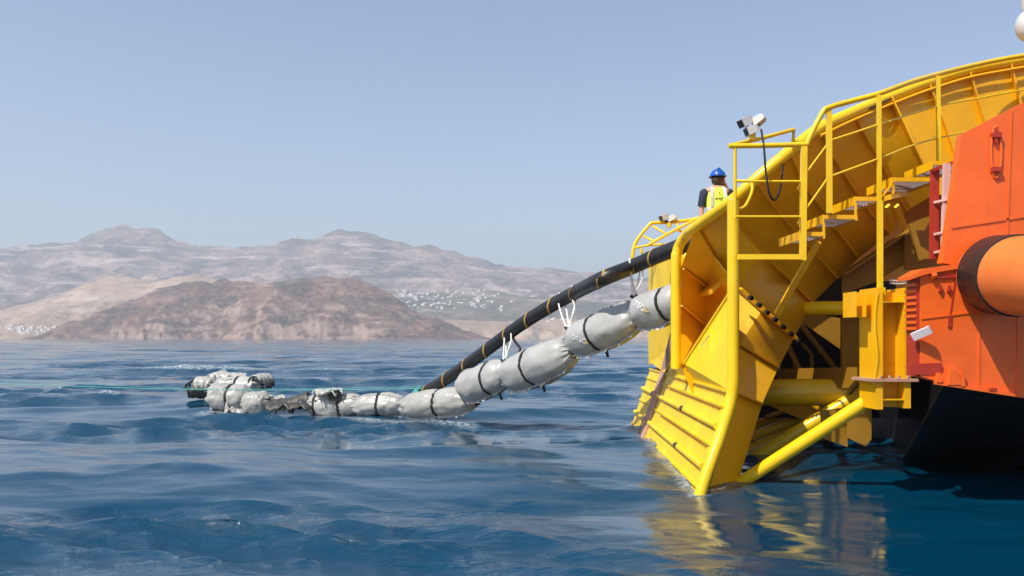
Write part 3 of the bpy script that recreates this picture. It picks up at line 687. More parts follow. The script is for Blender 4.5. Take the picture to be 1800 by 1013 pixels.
# aft face of the side, its shade put into dark red paint, with its ladder of slats
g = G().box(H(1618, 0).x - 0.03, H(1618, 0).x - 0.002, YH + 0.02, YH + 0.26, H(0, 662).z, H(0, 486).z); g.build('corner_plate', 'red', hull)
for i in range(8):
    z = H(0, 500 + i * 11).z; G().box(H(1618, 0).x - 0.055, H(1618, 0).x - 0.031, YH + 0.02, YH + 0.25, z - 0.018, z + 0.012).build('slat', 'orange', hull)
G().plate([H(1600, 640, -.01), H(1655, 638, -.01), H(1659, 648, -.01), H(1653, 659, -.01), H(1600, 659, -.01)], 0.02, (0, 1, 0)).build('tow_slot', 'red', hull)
# door-like hatch drawn by its raised edge, with handles and hinge
G().bar(H(1645, 487, -.012), H(1681, 485, -.012), 0.03, 0.035, (0, 1, 0)).build('hatch_hinge', 'red', hull)
G().bar(H(1679, 490, -.004), H(1669, 562, -.004), 0.014, 0.012, (0, 1, 0)).build('hatch_edge', 'red', hull)
G().bar(H(1670, 555, -.006), H(1669, 576, -.006), 0.02, 0.035, (0, 1, 0)).build('hatch_edge', 'red', hull)
for x in (1654, 1669): G().bar(H(x, 502, -.02), H(x - 2, 513, -.02), 0.04, 0.018, (0, 1, 0)).build('hatch_handle', 'red', hull)
G().tube([H(1637, 486, -.03), H(1645, 484, -.03)], 0.035, 8).build('hatch_hinge', 'orange', hull)
# fender brackets and padeyes along the lower edge
for x, w, h in ((1652, 10, 16), (1678, 24, 24), (1693, 8, 18)):
    G().plate([H(x - w / 2, 672 + (x - 1650) * .17, -.06), H(x - w / 4, 672 - h, -.06), H(x + w / 4, 672 - h, -.06), H(x + w / 2, 672 + (x - 1650) * .17, -.06)], 0.06, (0, 1, 0)).build('padeye', 'orange', hull)
G().plate([H(1645, 671, -.05), H(1800, 694, -.05), H(2300, 756, -.05), H(2300, 764, -.05), H(1800, 700, -.05), H(1645, 676, -.05)], 0.05, (0, 1, 0)).build('rubbing_strip', 'orange', hull)
G().plate([H(1738, 683, -.056), H(1754, 682, -.056), H(1752, 688, -.056), H(1740, 688, -.056)], 0.006, (0, 1, 0)).build('drain', 'red', hull)
for x in (1722, 1790):   # weld seams between hull plates
    G().bar(H(x, 470 - (x - 1700) * .12, -.004), H(x - 2, 680 + (x - 1700) * .14, -.004), 0.012, 0.022, (0, 1, 0)).build('weld_seam', 'orange', hull)
G().bar(H(1672, 400, .014), H(1860, 372, .014), 0.012, 0.022, (0, 1, 0)).build('weld_seam', 'orange', hull)
G().bar(H(1778, 195, .014), H(1770, 415, .014), 0.012, 0.022, (0, 1, 0)).build('weld_seam', 'orange', hull)
G().bar(H(1619, 560, -.004), H(1720, 548, -.004), 0.012, 0.022, (0, 1, 0)).build('weld_seam', 'orange', hull)
# recess in the bulwark with a lashing ring
v = []
for k in range(20):
    a = 2 * math.pi * k / 20; v.append(H(1751 + 8 * math.cos(a), 268 + 44 * math.sin(a), .012))
G().plate(v, 0.008, (0, 1, 0)).build('fairlead', 'orange', hull)
tube('fairlead_rim', spline([H(1751 + 9 * math.cos(2 * math.pi * k / 24), 268 + 45 * math.sin(2 * math.pi * k / 24), .004) for k in range(25)], 48), 0.014, 'orange', hull, 8)
for y in (238, 298):
    G().bar(H(1743, y, -.01), H(1759, y, -.01), 0.05, 0.05, (0, 1, 0)).build('fairlead_pin', 'red', hull)
G().bar(H(1750, 225, -.012), H(1750, 252, -.012), 0.03, 0.03, (0, 1, 0)).build('fairlead_pin', 'red', hull)
# black underbody: runs in from the knuckle to the waterline, and the stern face under the chute
G().plate([H(1660, 676, .06), H(1800, 698, .06), H(2300, 770, .06), Vector((16, 9.1, 0.7)), Vector((16, 12.6, -0.5)), P(1580, 822, 12.6)], 0.03, (0, .5, .8)).build('underbody', 'black', hull)
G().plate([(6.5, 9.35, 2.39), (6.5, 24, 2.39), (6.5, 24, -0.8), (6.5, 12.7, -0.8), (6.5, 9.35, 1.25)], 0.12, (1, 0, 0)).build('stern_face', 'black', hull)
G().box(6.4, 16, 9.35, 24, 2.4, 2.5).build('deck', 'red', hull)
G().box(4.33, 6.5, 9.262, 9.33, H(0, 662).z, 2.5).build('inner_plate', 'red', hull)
# red ladder and rail at the hull's after edge
lad = G().bar(P(1643, 298, 9.7), P(1641, 456, 9.7), 0.06, 0.08, (0, 1, 0)).build('ladder', 'red', ship)  # dark red here holds the stile's shade
G().bar(P(1664, 288, 9.6), P(1660, 452, 9.6), 0.05, 0.07, (0, 1, 0)).build('stile', 'pink', lad)  # pink here is sunlight painted onto the stile
G().bar(P(1638, 300, 9.65), P(1692, 280, 9.65), 0.06, 0.035, (0, 1, 0)).build('stile', 'red', lad)
for y in (356, 412, 444): G().bar(P(1642, y, 9.66), P(1676, y - 8, 9.5), 0.03, 0.026, (0, 1, 0)).build('rung', 'pink', lad)
# boom sticking out of the hull side, with rubber band and conical root
A = Vector((5.06, 8.95, 2.47)); D = Vector((-0.10, -1, -0.10)).normalized()
boom = tube('mooring_boom', [A + D * .01, A + D * 0.30, A + D * 3.8], 0.392, 'peach', ship, 40)
tube('rubber_band', [A + D * 0.07, A + D * 0.075, A + D * 0.52, A + D * 0.525], [0.394, 0.41, 0.41, 0.394], 'rubber', boom, 40)
# white work lamp box beside the column, and chain
G().bar(P(1604, 593, 8.97), P(1636, 579, 8.86), 0.05, 0.08, (0, 1, 0)).build('box_lamp', 'grating', hull)
for j in range(2):
    pts = [P(1566 + i * 2.6, 494 + j * 5 + (i - 5) ** 2 * -0.05, 9.8) for i in range(11)]
    g = G()
    for i, p in enumerate(pts): g.bar(p - Vector((.012, 0, 0)), p + Vector((.012, 0, 0)), 0.02 if i % 2 else .006, 0.006 if i % 2 else .02, (0, 1, 0))
    g.build('chain', 'lamp', column, kind='stuff')

# ------------------------------------------------------------------ floodlights (bolted on, lift-off things)
def floodlight(label, base, heads, sc):
    t = thing('floodlight', label, 'floodlight', base)
    G().tube([base, base + Vector((0, 0, 0.10 * sc))], 0.05 * sc, 10).build('stand', 'tube', t)
    for (dx, dz, yaw, tilt) in heads:
        c = base + Vector((dx, 0, dz)) * sc
        R = Matrix.Rotation(yaw, 3, 'Z') @ Matrix.Rotation(tilt, 3, 'Y')
        w, d, h = 0.15 * sc, 0.15 * sc, 0.12 * sc
        vv = []
        for x, s in ((-0.5, 1.0), (0.25, 0.9), (0.5, 0.55)):
            for yy, zz in ((-1, -1), (1, -1), (1, 1), (-1, 1)): vv.append(c + R @ Vector((x * w * 1.2, yy * d * 0.5 * s, zz * h * 0.5 * s)))
        ff = [(0, 1, 2, 3), (8, 11, 10, 9)] + [(i * 4 + k, i * 4 + (k + 1) % 4, i * 4 + 4 + (k + 1) % 4, i * 4 + 4 + k) for i in range(2) for k in range(4)]
        hd = mk('lamp_head', vv, ff, 'lamp', t)
        q = [c + R @ Vector((-0.5 * w * 1.2 - 0.004, yy * d * 0.42, zz * h * 0.42)) for yy, zz in ((-1, -1), (1, -1), (1, 1), (-1, 1))]
        G().plate(q, 0.004, R @ Vector((-1, 0, 0))).build('lens', 'glass', hd)
        G().bar(c + Vector((0, 0, -h * .4)), base + Vector((0, 0, 0.08 * sc)), 0.02 * sc, 0.04 * sc).build('bracket', 'rubber', t)
    return t
floodlight('white twin floodlight on the guard cage above the chute', P(1322, 246, 10.35), [(-0.09, 0.26, 0.3, -0.5), (0.10, 0.28, -0.7, -0.5), (0.00, 0.14, 0.1, -0.4)], 0.86)
floodlight('small white floodlight on the far yellow guard rail above the black cable', P(1176, 400, 17.2), [(-0.10, 0.22, 0.4, -0.4), (0.08, 0.20, -0.5, -0.4)], 0.95)
# lamp cable looping from the floodlight to the rim
lc = tube('lamp_cable', spline([P(1338, 228, 10.3), P(1343, 260, 10.05), P(1346, 300, 10.02), P(1352, 338, 10.02), P(1361, 352, 10.1), P(1370, 338, 10.3), P(1375, 305, 10.8), P(1380, 284, 11.35), P(1410, 264, 11.4), P(1450, 232, 11.45), P(1500, 203, 11.6), P(1545, 184, 11.7), P(1566, 174, 11.8)], 70), 0.013, 'strap', None, 8)
lc['label'] = 'thin black lamp cable hanging in a loop inside the guard cage'; lc['category'] = 'cable'
# white satellite dome high on the ship, mostly outside the frame
mast = thing('radar_dome', 'white rounded dome fitting at the upper right corner above the chute', 'dome', P(1812, 96, 12.5))
b0 = P(1812, 96, 12.5)
G().tube([b0, P(1812, 70, 12.5)], 0.06, 10).build('stand', 'lamp', mast)
smooth_by_angle(G().ball(P(1812, 45, 12.5), 0.21, 0.21, 0.24).build('dome', 'lamp', mast), 60)
smooth_by_angle(G().tube([P(1812, 27, 12.5), P(1813, 10, 12.5), P(1816, -20, 12.5)], [0.08, 0.13, 0.16], 16).build('upper_dome', 'lamp', mast), 60)

# ------------------------------------------------------------------ person
def person():
    Y = 13.5; base = P(1260, 0, Y); base.z = floor_z(base.x)
    t = thing('person', 'person in blue helmet and yellow hi-vis vest standing at the chute wall', 'person', base)
    t.rotation_euler.z = 0
    def W(x, y, z): return Vector((x, y, z))       # local: x right, y away, z up from the feet
    S = (P(0, 298, Y).z - base.z) / 1.79
    ch = [  # name, position, radius
        ('pel', (0, 0, .98), .155), ('waist', (0, .01, 1.12), .140), ('chest', (0, .0, 1.32), .165), ('sh', (0, .01, 1.44), .10), ('neck', (.005, .01, 1.52), .055), ('head0', (.015, .02, 1.60), .085), ('head1', (.02, .02, 1.69), .095),
        ('ls', (-.19, .01, 1.42), .07), ('le', (-.25, .03, 1.14), .048), ('lw', (-.255, -.02, .90), .034), ('lh', (-.25, -.04, .80), .040),
        ('rs', (.19, .01, 1.42), .07), ('re', (.30, .12, 1.22), .048), ('rw', (.20, .16, 1.50), .034), ('rh', (.15, .14, 1.60), .038),
        ('lk', (-.11, .02, .52), .075), ('la', (-.12, .04, .09), .05), ('lt', (-.12, .20, .04), .045), ('lhip', (-.10, 0, .90), .105),
        ('rk', (.11, .02, .52), .075), ('ra', (.12, .04, .09), .05), ('rt', (.13, .20, .04), .045), ('rhip', (.10, 0, .90), .105)]
    idx = {c[0]: i for i, c in enumerate(ch)}
    ed = [('pel', 'waist'), ('waist', 'chest'), ('chest', 'sh'), ('sh', 'neck'), ('neck', 'head0'), ('head0', 'head1'), ('sh', 'ls'), ('ls', 'le'), ('le', 'lw'), ('lw', 'lh'), ('sh', 'rs'), ('rs', 're'), ('re', 'rw'), ('rw', 'rh'), ('pel', 'lhip'), ('lhip', 'lk'), ('lk', 'la'), ('la', 'lt'), ('pel', 'rhip'), ('rhip', 'rk'), ('rk', 'ra'), ('ra', 'rt')]
    me = bpy.data.meshes.new('body'); me.from_pydata([tuple(Vector(c[1]) * S) for c in ch], [(idx[a], idx[b]) for a, b in ed], [])
    o = bpy.data.objects.new('body', me); COL.objects.link(o); o.parent = t
    sk = o.modifiers.new('Skin', 'SKIN'); sk.use_smooth_shade = True
    for i, c in enumerate(ch):
        me.skin_vertices[0].data[i].radius = (c[2] * S * (1.0), c[2] * S * (0.72 if c[0] in ('pel', 'waist', 'chest') else 1.0))
    me.skin_vertices[0].data[0].use_root = True
    sb = o.modifiers.new('Subsurf', 'SUBSURF'); sb.levels = 2; sb.render_levels = 2
    dg = bpy.context.evaluated_depsgraph_get(); me2 = bpy.data.meshes.new_from_object(o.evaluated_get(dg)); o.modifiers.clear(); o.data = me2
    me2.materials.clear(); me2.materials.append(M['skin'])
    def ring(name, rows, mat, th=0.0, n=24, parent=t):
        """garment as stacked ovals: (cx, cy, z, rx, ry)"""
        v = []; f = []
        for (cx, cy, z, rx, ry) in rows:
            for k in range(n):
                a = 2 * math.pi * k / n
                wob = 1 + 0.025 * math.sin(5 * a + z * 23) + 0.02 * math.sin(9 * a - z * 31)
                v.append(Vector((cx + rx * math.cos(a) * wob, cy + ry * math.sin(a) * wob, z)) * S)
        m = len(rows)
        for i in range(m - 1):
            for k in range(n): f.append((i * n + k, i * n + (k + 1) % n, (i + 1) * n + (k + 1) % n, (i + 1) * n + k))
        f.append(tuple(range(n))); f.append(tuple((m - 1) * n + k for k in range(n)))
        o = mk(name, v, f, mat, parent); o.location = (0, 0, 0); smooth_by_angle(o, 60); return o
    ring('shirt', [(0, 0, 1.00, .165, .125), (0, 0, 1.15, .158, .12), (0, 0, 1.30, .18, .135), (0, .01, 1.42, .185, .12), (0, .01, 1.475, .13, .09), (0, .01, 1.50, .07, .065)], 'navy')
    vest = ring('vest', [(0, 0, .93, .178, .140), (0, 0, 1.10, .170, .134), (0, 0, 1.30, .188, .148), (0, .01, 1.40, .180, .135), (0, .01, 1.47, .140, .102), (0, .01, 1.492, .090, .072)], 'hivis')
    ring('reflective_band', [(0, 0, 1.10, .175, .140), (0, 0, 1.155, .178, .142)], 'silver', parent=vest)
    for sx in (-1, 1):
        pts = [Vector((sx * .105, -.128, 1.155)) * S, Vector((sx * .112, -.140, 1.30)) * S, Vector((sx * .108, -.122, 1.41)) * S, Vector((sx * .095, -.08, 1.475)) * S, Vector((sx * .09, 0.0, 1.497)) * S]
        g = G()
        for a, b in zip(pts[:-1], pts[1:]): g.bar(a, b, 0.02 * S, 0.045 * S, (0, 1, 0.2))
        o = g.build('reflective_band', 'silver', vest)
    # small dark print on the back of the vest
    for (x, z, w, h) in ((.01, 1.385, .010, .03), (-.002, 1.372, .02, .010), (-.05, 1.285, .020, .022), (-.022, 1.285, .018, .022), (.006, 1.286, .018, .022), (.034, 1.286, .018, .022), (.058, 1.287, .014, .022)):
        q = [Vector((x + a * w / 2, -.1495, z + c * h / 2)) * S for a, c in ((-1, -1), (1, -1), (1, 1), (-1, 1))]
        G().plate(q, 0.003, (0, 1, 0)).build('print', 'hair', vest)
    for nm, s, e in (('sleeve', 'ls', 'le'), ('sleeve', 'rs', 're')):
        a = Vector(ch[idx[s]][1]); b = Vector(ch[idx[e]][1])
        o = G().tube([(a + Vector((0, 0, .045))) * S, a * S, a.lerp(b, .5) * S, a.lerp(b, .85) * S], [.05 * S, .088 * S, .078 * S, .072 * S], 14).build(nm, 'navy', t); o.location = (0, 0, 0); smooth_by_angle(o, 60)
    for sx in (-1, 1):
        hip, k, an = Vector((sx * .095, 0, .96)), Vector((sx * .11, .02, .52)), Vector((sx * .12, .04, .10))
        o = G().tube([hip * S, hip.lerp(k, .5) * S, k * S, an * S], [.118 * S, .105 * S, .09 * S, .075 * S], 14).build('trouser_leg', 'navy', t); o.location = (0, 0, 0); smooth_by_angle(o, 60)
        o = G().ball(Vector((sx * .125, .11, .055)) * S, .055 * S, .15 * S, .055 * S).build('boot', 'hair', t); o.location = (0, 0, 0); smooth_by_angle(o, 60)
    hc = Vector((.02, .02, 1.655)) * S
    hair = G().ball(hc + Vector((-.012, -.022, -.035)) * S, .098 * S, .098 * S, .105 * S).build('hair', 'hair', t); hair.location = (0, 0, 0); smooth_by_angle(hair, 60)
    # face turned towards the right: nose, ear
    nose = G().ball(hc + Vector((.075, .095, -.03)) * S, .016 * S, .02 * S, .024 * S, 8, 6).build('nose', 'skin', t); nose.location = (0, 0, 0)
    ear = G().ball(hc + Vector((.100, -.01, -.03)) * S, .012 * S, .024 * S, .034 * S, 10, 6).build('ear', 'skin', t); ear.location = (0, 0, 0)
    for d in (0.045, 0.085):
        e = G().ball(hc + Vector((d, .105 - d * .12, .0)) * S, .009 * S, .009 * S, .009 * S, 8, 6).build('eye', 'hair', t); e.location = (0, 0, 0)
    he = G().ball(hc + Vector((0, 0, .018)) * S, .128 * S, .142 * S, .128 * S, 24, 10, 0.0).build('helmet', 'helmet', t); he.location = (0, 0, 0); smooth_by_angle(he, 60)
    o = G().tube([(hc + Vector((.134 * math.cos(a), .150 * math.sin(a) + (.03 if math.sin(a) > .3 else 0), .020)) * S) for a in [2 * math.pi * k / 24 for k in range(24)]], 0.012 * S, 6, True).build('brim', 'helmet', he)
    o = G().bar(hc + Vector((0, -.12, .10)) * S, hc + Vector((0, .12, .11)) * S, .04 * S, .09 * S).build('ridge', 'helmet', he)
    # radio held to the face, fingers closed round it
    r0 = Vector((.15, .13, 1.60)) * S
    rad = G().bar(r0 + Vector((-.03, -.01, -.05)) * S, r0 + Vector((-.02, .0, .08)) * S, .04 * S, .055 * S).build('radio', 'rubber', t); rad.location = (0, 0, 0)
    for k in range(4):
        z = -.035 + k * .021
        fp = [r0 + Vector((.015, -.01, z)) * S, r0 + Vector((.0, -.045, z + .004)) * S, r0 + Vector((-.035, -.05, z + .006)) * S, r0 + Vector((-.058, -.03, z + .004)) * S]
        o = G().tube(fp, [.010 * S, .009 * S, .0085 * S, .007 * S], 8).build('finger', 'skin', t); o.location = (0, 0, 0)
    for k, (x, l) in enumerate(((-.022, .075), (-.008, .085), (.007, .08), (.02, .065))):
        l0 = Vector((-.25 + .0, -.04 + x, .80)) * S
        o = G().tube([l0 + Vector((0, 0, .0)), l0 + Vector((.004, 0, -l * .6)) * S, l0 + Vector((.018, 0, -l)) * S], [.010 * S, .009 * S, .007 * S], 8).build('finger', 'skin', t); o.location = (0, 0, 0)
    return t
person()

# ------------------------------------------------------------------ submarine cable
cp = [(1270, 404, 13.75), (1230, 418, 13.8), (1195, 434, 13.85), (1150, 452, 14.3), (1110, 470, 14.8), (1060, 490, 14.38), (1010, 515, 16.0), (965, 540, 16.55), (920, 568, 17.1), (880, 597, 17.6), (840, 627, 18.1), (800, 656, 18.6), (760, 682, 19.1), (718, 706, 19.6), (676, 730, 20.1), (630, 760, 20.6)]
CP = spline([P(*q) for q in cp], 120)
scab = thing('submarine_cable', 'thick black subsea cable with yellow spiral marks sloping from chute into sea', 'cable', CP[60])
tube('cable_body', CP, 0.132, 'cable', scab, 20)
# spiral yellow marking, shown as short visible turns
def frame_at(pts, i):
    t = (pts[min(i + 1, len(pts) - 1)] - pts[max(i - 1, 0)]).normalized(); a = t.cross(Vector((0, 0, 1))).normalized(); return t, a, a.cross(t).normalized()
for c in (24, 32, 40, 47.5, 55, 62, 69.5, 76.5, 84, 91, 98, 104):
    g = G(); path = []
    for k in range(25):
        u = c - 1.9 + 3.8 * k / 24; i = int(u); t, a, n = frame_at(CP, i); p = CP[i].lerp(CP[i + 1], u - i)
        an = math.radians(50 + 260 * k / 24 + random.uniform(-3, 3))
        path.append((p + (a * math.cos(an) + n * math.sin(an)) * 0.134, t, (a * math.cos(an) + n * math.sin(an))))
    v = []; f = []
    for (p, t, nn) in path:
        v += [p - t * 0.019, p + t * 0.019, p + t * 0.019 + nn * 0.006, p - t * 0.019 + nn * 0.006]
    for k in range(24):
        for q in range(4): f.append((k * 4 + q, k * 4 + (q + 1) % 4, k * 4 + 4 + (q + 1) % 4, k * 4 + 4 + q))
    mk('marking_band', v, f, 'gold', scab)
def cable_at(px):
    i = min(range(len(CP)), key=lambda k: abs(CX + F * CP[k].x / CP[k].y - px)); return i, CP[i]

# ------------------------------------------------------------------ floats
from mathutils import noise as mn
def bag(name, label, a, b, R, seed, group, strap_at=(0.5,), wet=False, sag=0.04, flap=True, text=None, torn=0.0, top_frill=False):
    a, b = Vector(a), Vector(b); a, b = a.lerp(b, 0.03), b.lerp(a, 0.03); rr = random.Random(seed); Lh = (b - a).length; t = (b - a).normalized()
    side = t.cross(Vector((0, 0, 1))).normalized(); up = side.cross(t).normalized()
    if side.y > 0: side = -side                       # side points to the viewer's side of the sea
    th = thing(name, label, 'float', (a + b) / 2 - Vector((0, 0, R)), group)
    nu, nv = 30, 36
    def surf(u, ang, extra=0.0):
        e = abs(2 * u - 1); r = R * (1 - e ** 8) ** 0.5 * (0.93 + 0.07 * math.cos((u - .5) * 5))
        for s in strap_at: r *= 1 - 0.085 * math.exp(-((u - s) * Lh / 0.07) ** 2)
        q = mn.noise(Vector((u * 4 + seed * 7.3, math.cos(ang) * 1.6, math.sin(ang) * 1.6))) * 0.085 + mn.noise(Vector((u * 9 + seed, math.cos(ang) * 3.5, math.sin(ang) * 3.5))) * 0.045
        cr = 1.0 - abs(mn.noise(Vector((u * 6 + seed * 3.1, math.cos(ang) * 2.3 + u, math.sin(ang) * 2.3)))) * 2.2
        q += (0.05 if not wet else 0.13) * (max(cr, 0) ** 3 - 0.35) * -1
        puck = 0.05 * e ** 6 * math.sin(ang * 11 + seed)
        r *= 1 + q + puck
        return a + t * (Lh * u) + (side * math.cos(ang) + up * math.sin(ang)) * (r + extra) + Vector((0, 0, sag * (4 * u * (1 - u)) * -1))
    v = []; f = []
    for i in range(nu + 1):
        u = 0.5 - 0.5 * math.cos(math.pi * i / nu)
        for k in range(nv): v.append(surf(min(max(u, 0.0008), 0.9992), 2 * math.pi * k / nv))
    for i in range(nu):
        for k in range(nv):
            if torn and mn.noise(Vector((i * .35 + seed, k * .3, 0))) > 0.62 - torn: continue
            f.append((i * nv + k, i * nv + (k + 1) % nv, (i + 1) * nv + (k + 1) % nv, (i + 1) * nv + k))
    if not torn: f += [tuple(range(nv)), tuple(nu * nv + k for k in range(nv))]
    body = mk('skin', v, f, 'wetfloat' if wet else 'float', th, smooth=True)
    if torn:
        sol = body.modifiers.new('Solidify', 'SOLIDIFY'); sol.thickness = 0.02; sol.offset = -1
    for s in strap_at:
        pts = [surf(s + 0.02 * math.sin(q_ + seed), q_, 0.012) for q_ in [2 * math.pi * k / 40 for k in range(40)]]
        g = G(); n = len(pts); vv = []
        for k in range(n):
            o_ = (pts[k] - (a + t * (Lh * s))).normalized()
            vv += [pts[k] - t * 0.026, pts[k] + t * 0.026, pts[k] + t * 0.026 + o_ * 0.012, pts[k] - t * 0.026 + o_ * 0.012]
        ff = [(k * 4 + q_, k * 4 + (q_ + 1) % 4, ((k + 1) % n) * 4 + (q_ + 1) % 4, ((k + 1) % n) * 4 + q_) for k in range(n) for q_ in range(4)]
        mk('strap', vv, ff, 'strap', th)
        tail = surf(s, -1.9, 0.02); G().bar(tail, tail + Vector((rr.uniform(.02, .06), -0.03, -0.12)), 0.02, 0.05).build('strap_tail', 'strap', th)
    def frill(ang, u0, u1, w, nm, mat, seedo):
        """ragged welded seam standing off the skin"""
        n = 34; vv = []; ff = []; r3 = random.Random(seed * 13 + seedo)
        for k in range(n + 1):
            u = u0 + (u1 - u0) * k / n; p = surf(u, ang, -0.01); q_ = surf(u, ang, w * r3.uniform(0.25, 1.0)) + side * r3.uniform(-.02, .03)
            vv += [p, q_, p + t * .004 + side * .01, q_ + side * .01]
        for k in range(n):
            i, j = 4 * k, 4 * k + 4
            ff += [(i, j, j + 1, i + 1), (i + 2, i + 3, j + 3, j + 2), (i + 1, j + 1, j + 3, i + 3)]
        mk(nm, vv, ff, mat, th)
    if flap:
        frill(-1.25, 0.06, 0.97, 0.075, 'seam_flap', 'float', 1)
        if top_frill: frill(1.75, 0.45, 0.98, 0.09, 'seam_flap', 'float', 2)
    for u0 in (0.012, 0.988):      # ragged collars at the ends
        n = 40; vv = []; ff = []; r3 = random.Random(seed * 5 + int(u0 * 9)); sg = -1 if u0 < .5 else 1
        for k in range(n):
            an = 2 * math.pi * k / n; p = surf(0.5 + (u0 - .5) * 0.93, an, 0.004); q_ = surf(u0, an, 0.02) + t * sg * r3.uniform(-.03, .085) + (p - (a + b) / 2).normalized() * r3.uniform(-.01, .06)
            vv += [p, q_]
        for k in range(n):
            j = (k + 1) % n; ff.append((2 * k, 2 * j, 2 * j + 1, 2 * k + 1))
        o = mk('end_collar', vv, ff, 'wetfloat' if wet else 'float', th); sol = o.modifiers.new('Solidify', 'SOLIDIFY'); sol.thickness = 0.012
    for u0 in (0.004, 0.996):      # black ring added at each end for the shade in the gaps
        pts = [surf(u0, 2 * math.pi * k / 28, -0.10 * R) for k in range(28)]
        G().tube(pts, 0.032, 6, True).build('gap_ring', 'strap', th)
    if text:
        (u0, a0, size, beta) = text
        cu = bpy.data.curves.new('lettering', 'FONT'); cu.body = 'OSSO'; cu.size = size; cu.extrude = 0.0; cu.space_character = 1.08
        to = bpy.data.objects.new('lettering', cu); COL.objects.link(to)
        dg = bpy.context.evaluated_depsgraph_get(); me = bpy.data.meshes.new_from_object(to.evaluated_get(dg)); bpy.data.objects.remove(to)
        bm = bmesh.new(); bm.from_mesh(me); bmesh.ops.triangulate(bm, faces=bm.faces); bmesh.ops.subdivide_edges(bm, edges=bm.edges, cuts=1)
        sg = 1 if t.x > 0 else -1
        for vv in bm.verts:
            x, y = vv.co.x, vv.co.y; xr = x * math.cos(beta) + y * math.sin(beta); yr = -x * math.sin(beta) + y * math.cos(beta)
            vv.co = surf(u0 + sg * xr / Lh, a0 + yr / R, 0.008)
        bm.to_mesh(me); bm.free(); me.materials.clear(); me.materials.append(M['print'])
        o = bpy.data.objects.new('lettering', me); COL.objects.link(o); o.parent = th; o.location = -th.location
        # ochre diamond beside the lettering
        c0 = 2.75 * size; q_ = []
        for dx, dy in ((-.5, 0), (-.2, .32), (.4, .3), (.7, 0), (.3, -.3), (-.2, -.32)):
            x, y = c0 + dx * size, 0.25 * size + dy * size; xr = x * math.cos(beta) + y * math.sin(beta); yr = -x * math.sin(beta) + y * math.cos(beta)
            q_.append(surf(u0 + sg * xr / Lh, a0 + yr / R, 0.010))
        mk('patch', q_, [tuple(range(6))], 'patch', th)
    return th

GA = 'grey floats slung below the cable'
bag('buoyancy_float', 'lettered grey float hanging highest, its end behind the chute edge pipe', P(1116, 553, 14.6), P(1206, 521, 13.6), 0.325, 2, GA, (0.70,), text=(0.24, 0.42, 0.13, 0.60))
bag('buoyancy_float', 'long lettered grey float with one black strap, second below the chute', P(1000, 603, 15.8), P(1128, 552, 14.55), 0.35, 3, GA, (0.42,), text=(0.21, -0.02, 0.13, 0.55), top_frill=True)
bag('buoyancy_float', 'plain grey float under the middle white sling, third below the chute', P(885, 664, 17.2), P(1010, 615, 15.75), 0.385, 4, GA, (0.46,), top_frill=True)
bag('buoyancy_float', 'plain grey float under the lowest white sling, lowest one clear of the sea', P(811, 682, 18.2), P(896, 653, 17.1), 0.37, 5, GA, (0.68,))
bag('buoyancy_float', 'shiny grey float resting on the water where the slung row ends', P(706, 716, 19.2), P(838, 703, 18.2), 0.31, 6, GA, (0.52,), wet=True, sag=-0.02)
GB = 'grey floats lying in the water'
bag('buoyancy_float', 'grey float twisted low in the water, next left of the shiny one', P(622, 716, 19.9), P(718, 714, 19.5), 0.27, 7, GB, (0.48,), wet=True, sag=-0.05)
bag('buoyancy_float', 'battered grey float with torn top at the middle of the floating row', P(540, 711, 20.4), P(640, 711, 20.0), 0.30, 8, GB, (0.16, 0.62), wet=True, torn=0.10)
bag('buoyancy_float', 'broad bleached float in front of the far left cluster', P(367, 695, 21.4), P(440, 700, 21.2), 0.37, 9, GB, (0.55,), wet=True)
bag('buoyancy_float', 'half-sunk round float at the right of the far left cluster', P(430, 708, 21.0), P(474, 706, 20.8), 0.30, 10, GB, (), wet=True)
bag('buoyancy_float', 'pale float in the dark cradle at the left tip of the cluster', P(340, 676, 24.0), P(378, 676, 24.0), 0.26, 11, GB, (), wet=True)
bag('buoyancy_float', 'rumpled float lying across the back of the far left cluster', P(376, 680, 23.2), P(462, 679, 23.0), 0.30, 12, GB, (0.5,), wet=True, torn=0.08)
# torn shells: jagged curved pieces of skin
def shell(label, c, R, ax, span, seed, mat='shard', a0=-0.3, a1=2.2):
    rr = random.Random(seed); c = Vector(c); t = Vector(ax).normalized(); side = t.cross(Vector((0, 0, 1))).normalized(); up = side.cross(t).normalized()
    n, m = 22, 10; v = []; f = []
    for i in range(n + 1):
        u = -0.5 + i / n; j0 = a0 + 0.8 * mn.noise(Vector((i * .33, seed * 3.7, 0))) + rr.uniform(-.06, .06); j1 = a1 + 1.0 * mn.noise(Vector((i * .38, seed * 5.1, 4))) + rr.uniform(-.06, .06)
        for k in range(m + 1):
            an = j0 + (j1 - j0) * k / m; r = R * (1 + 0.12 * mn.noise(Vector((i * .3, k * .4, seed))) - 0.25 * abs(u) ** 2)
            v.append(c + t * span * u + (side * math.cos(an) + up * math.sin(an)) * r)
    for i in range(n):
        for k in range(m): f.append((i * (m + 1) + k, i * (m + 1) + k + 1, (i + 1) * (m + 1) + k + 1, (i + 1) * (m + 1) + k))
    o = mk('torn_shell', v, f, mat, None, smooth=True); s = o.modifiers.new('Solidify', 'SOLIDIFY'); s.thickness = 0.02
    o['label'] = label; o['category'] = 'torn shell'; o['group'] = 'torn float shells in the water'
    return o
shell('dark torn shell cradling the leftmost pale float', P(357, 680, 23.5), 0.33, (1, 0.1, 0), 0.72, 1, 'shard', 3.0, 6.2)
shell('upright pale curl of shell at the right end of the far left cluster', P(458, 674, 22.8), 0.26, (0.4, 0.9, 0.1), 0.5, 2, 'wetfloat', 0.2, 2.6)
shell('dark wet scrap of shell between the cluster and the torn float', P(497, 722, 20.8), 0.30, (1, 0.1, 0.1), 0.7, 3, 'shard', 0.1, 2.4)
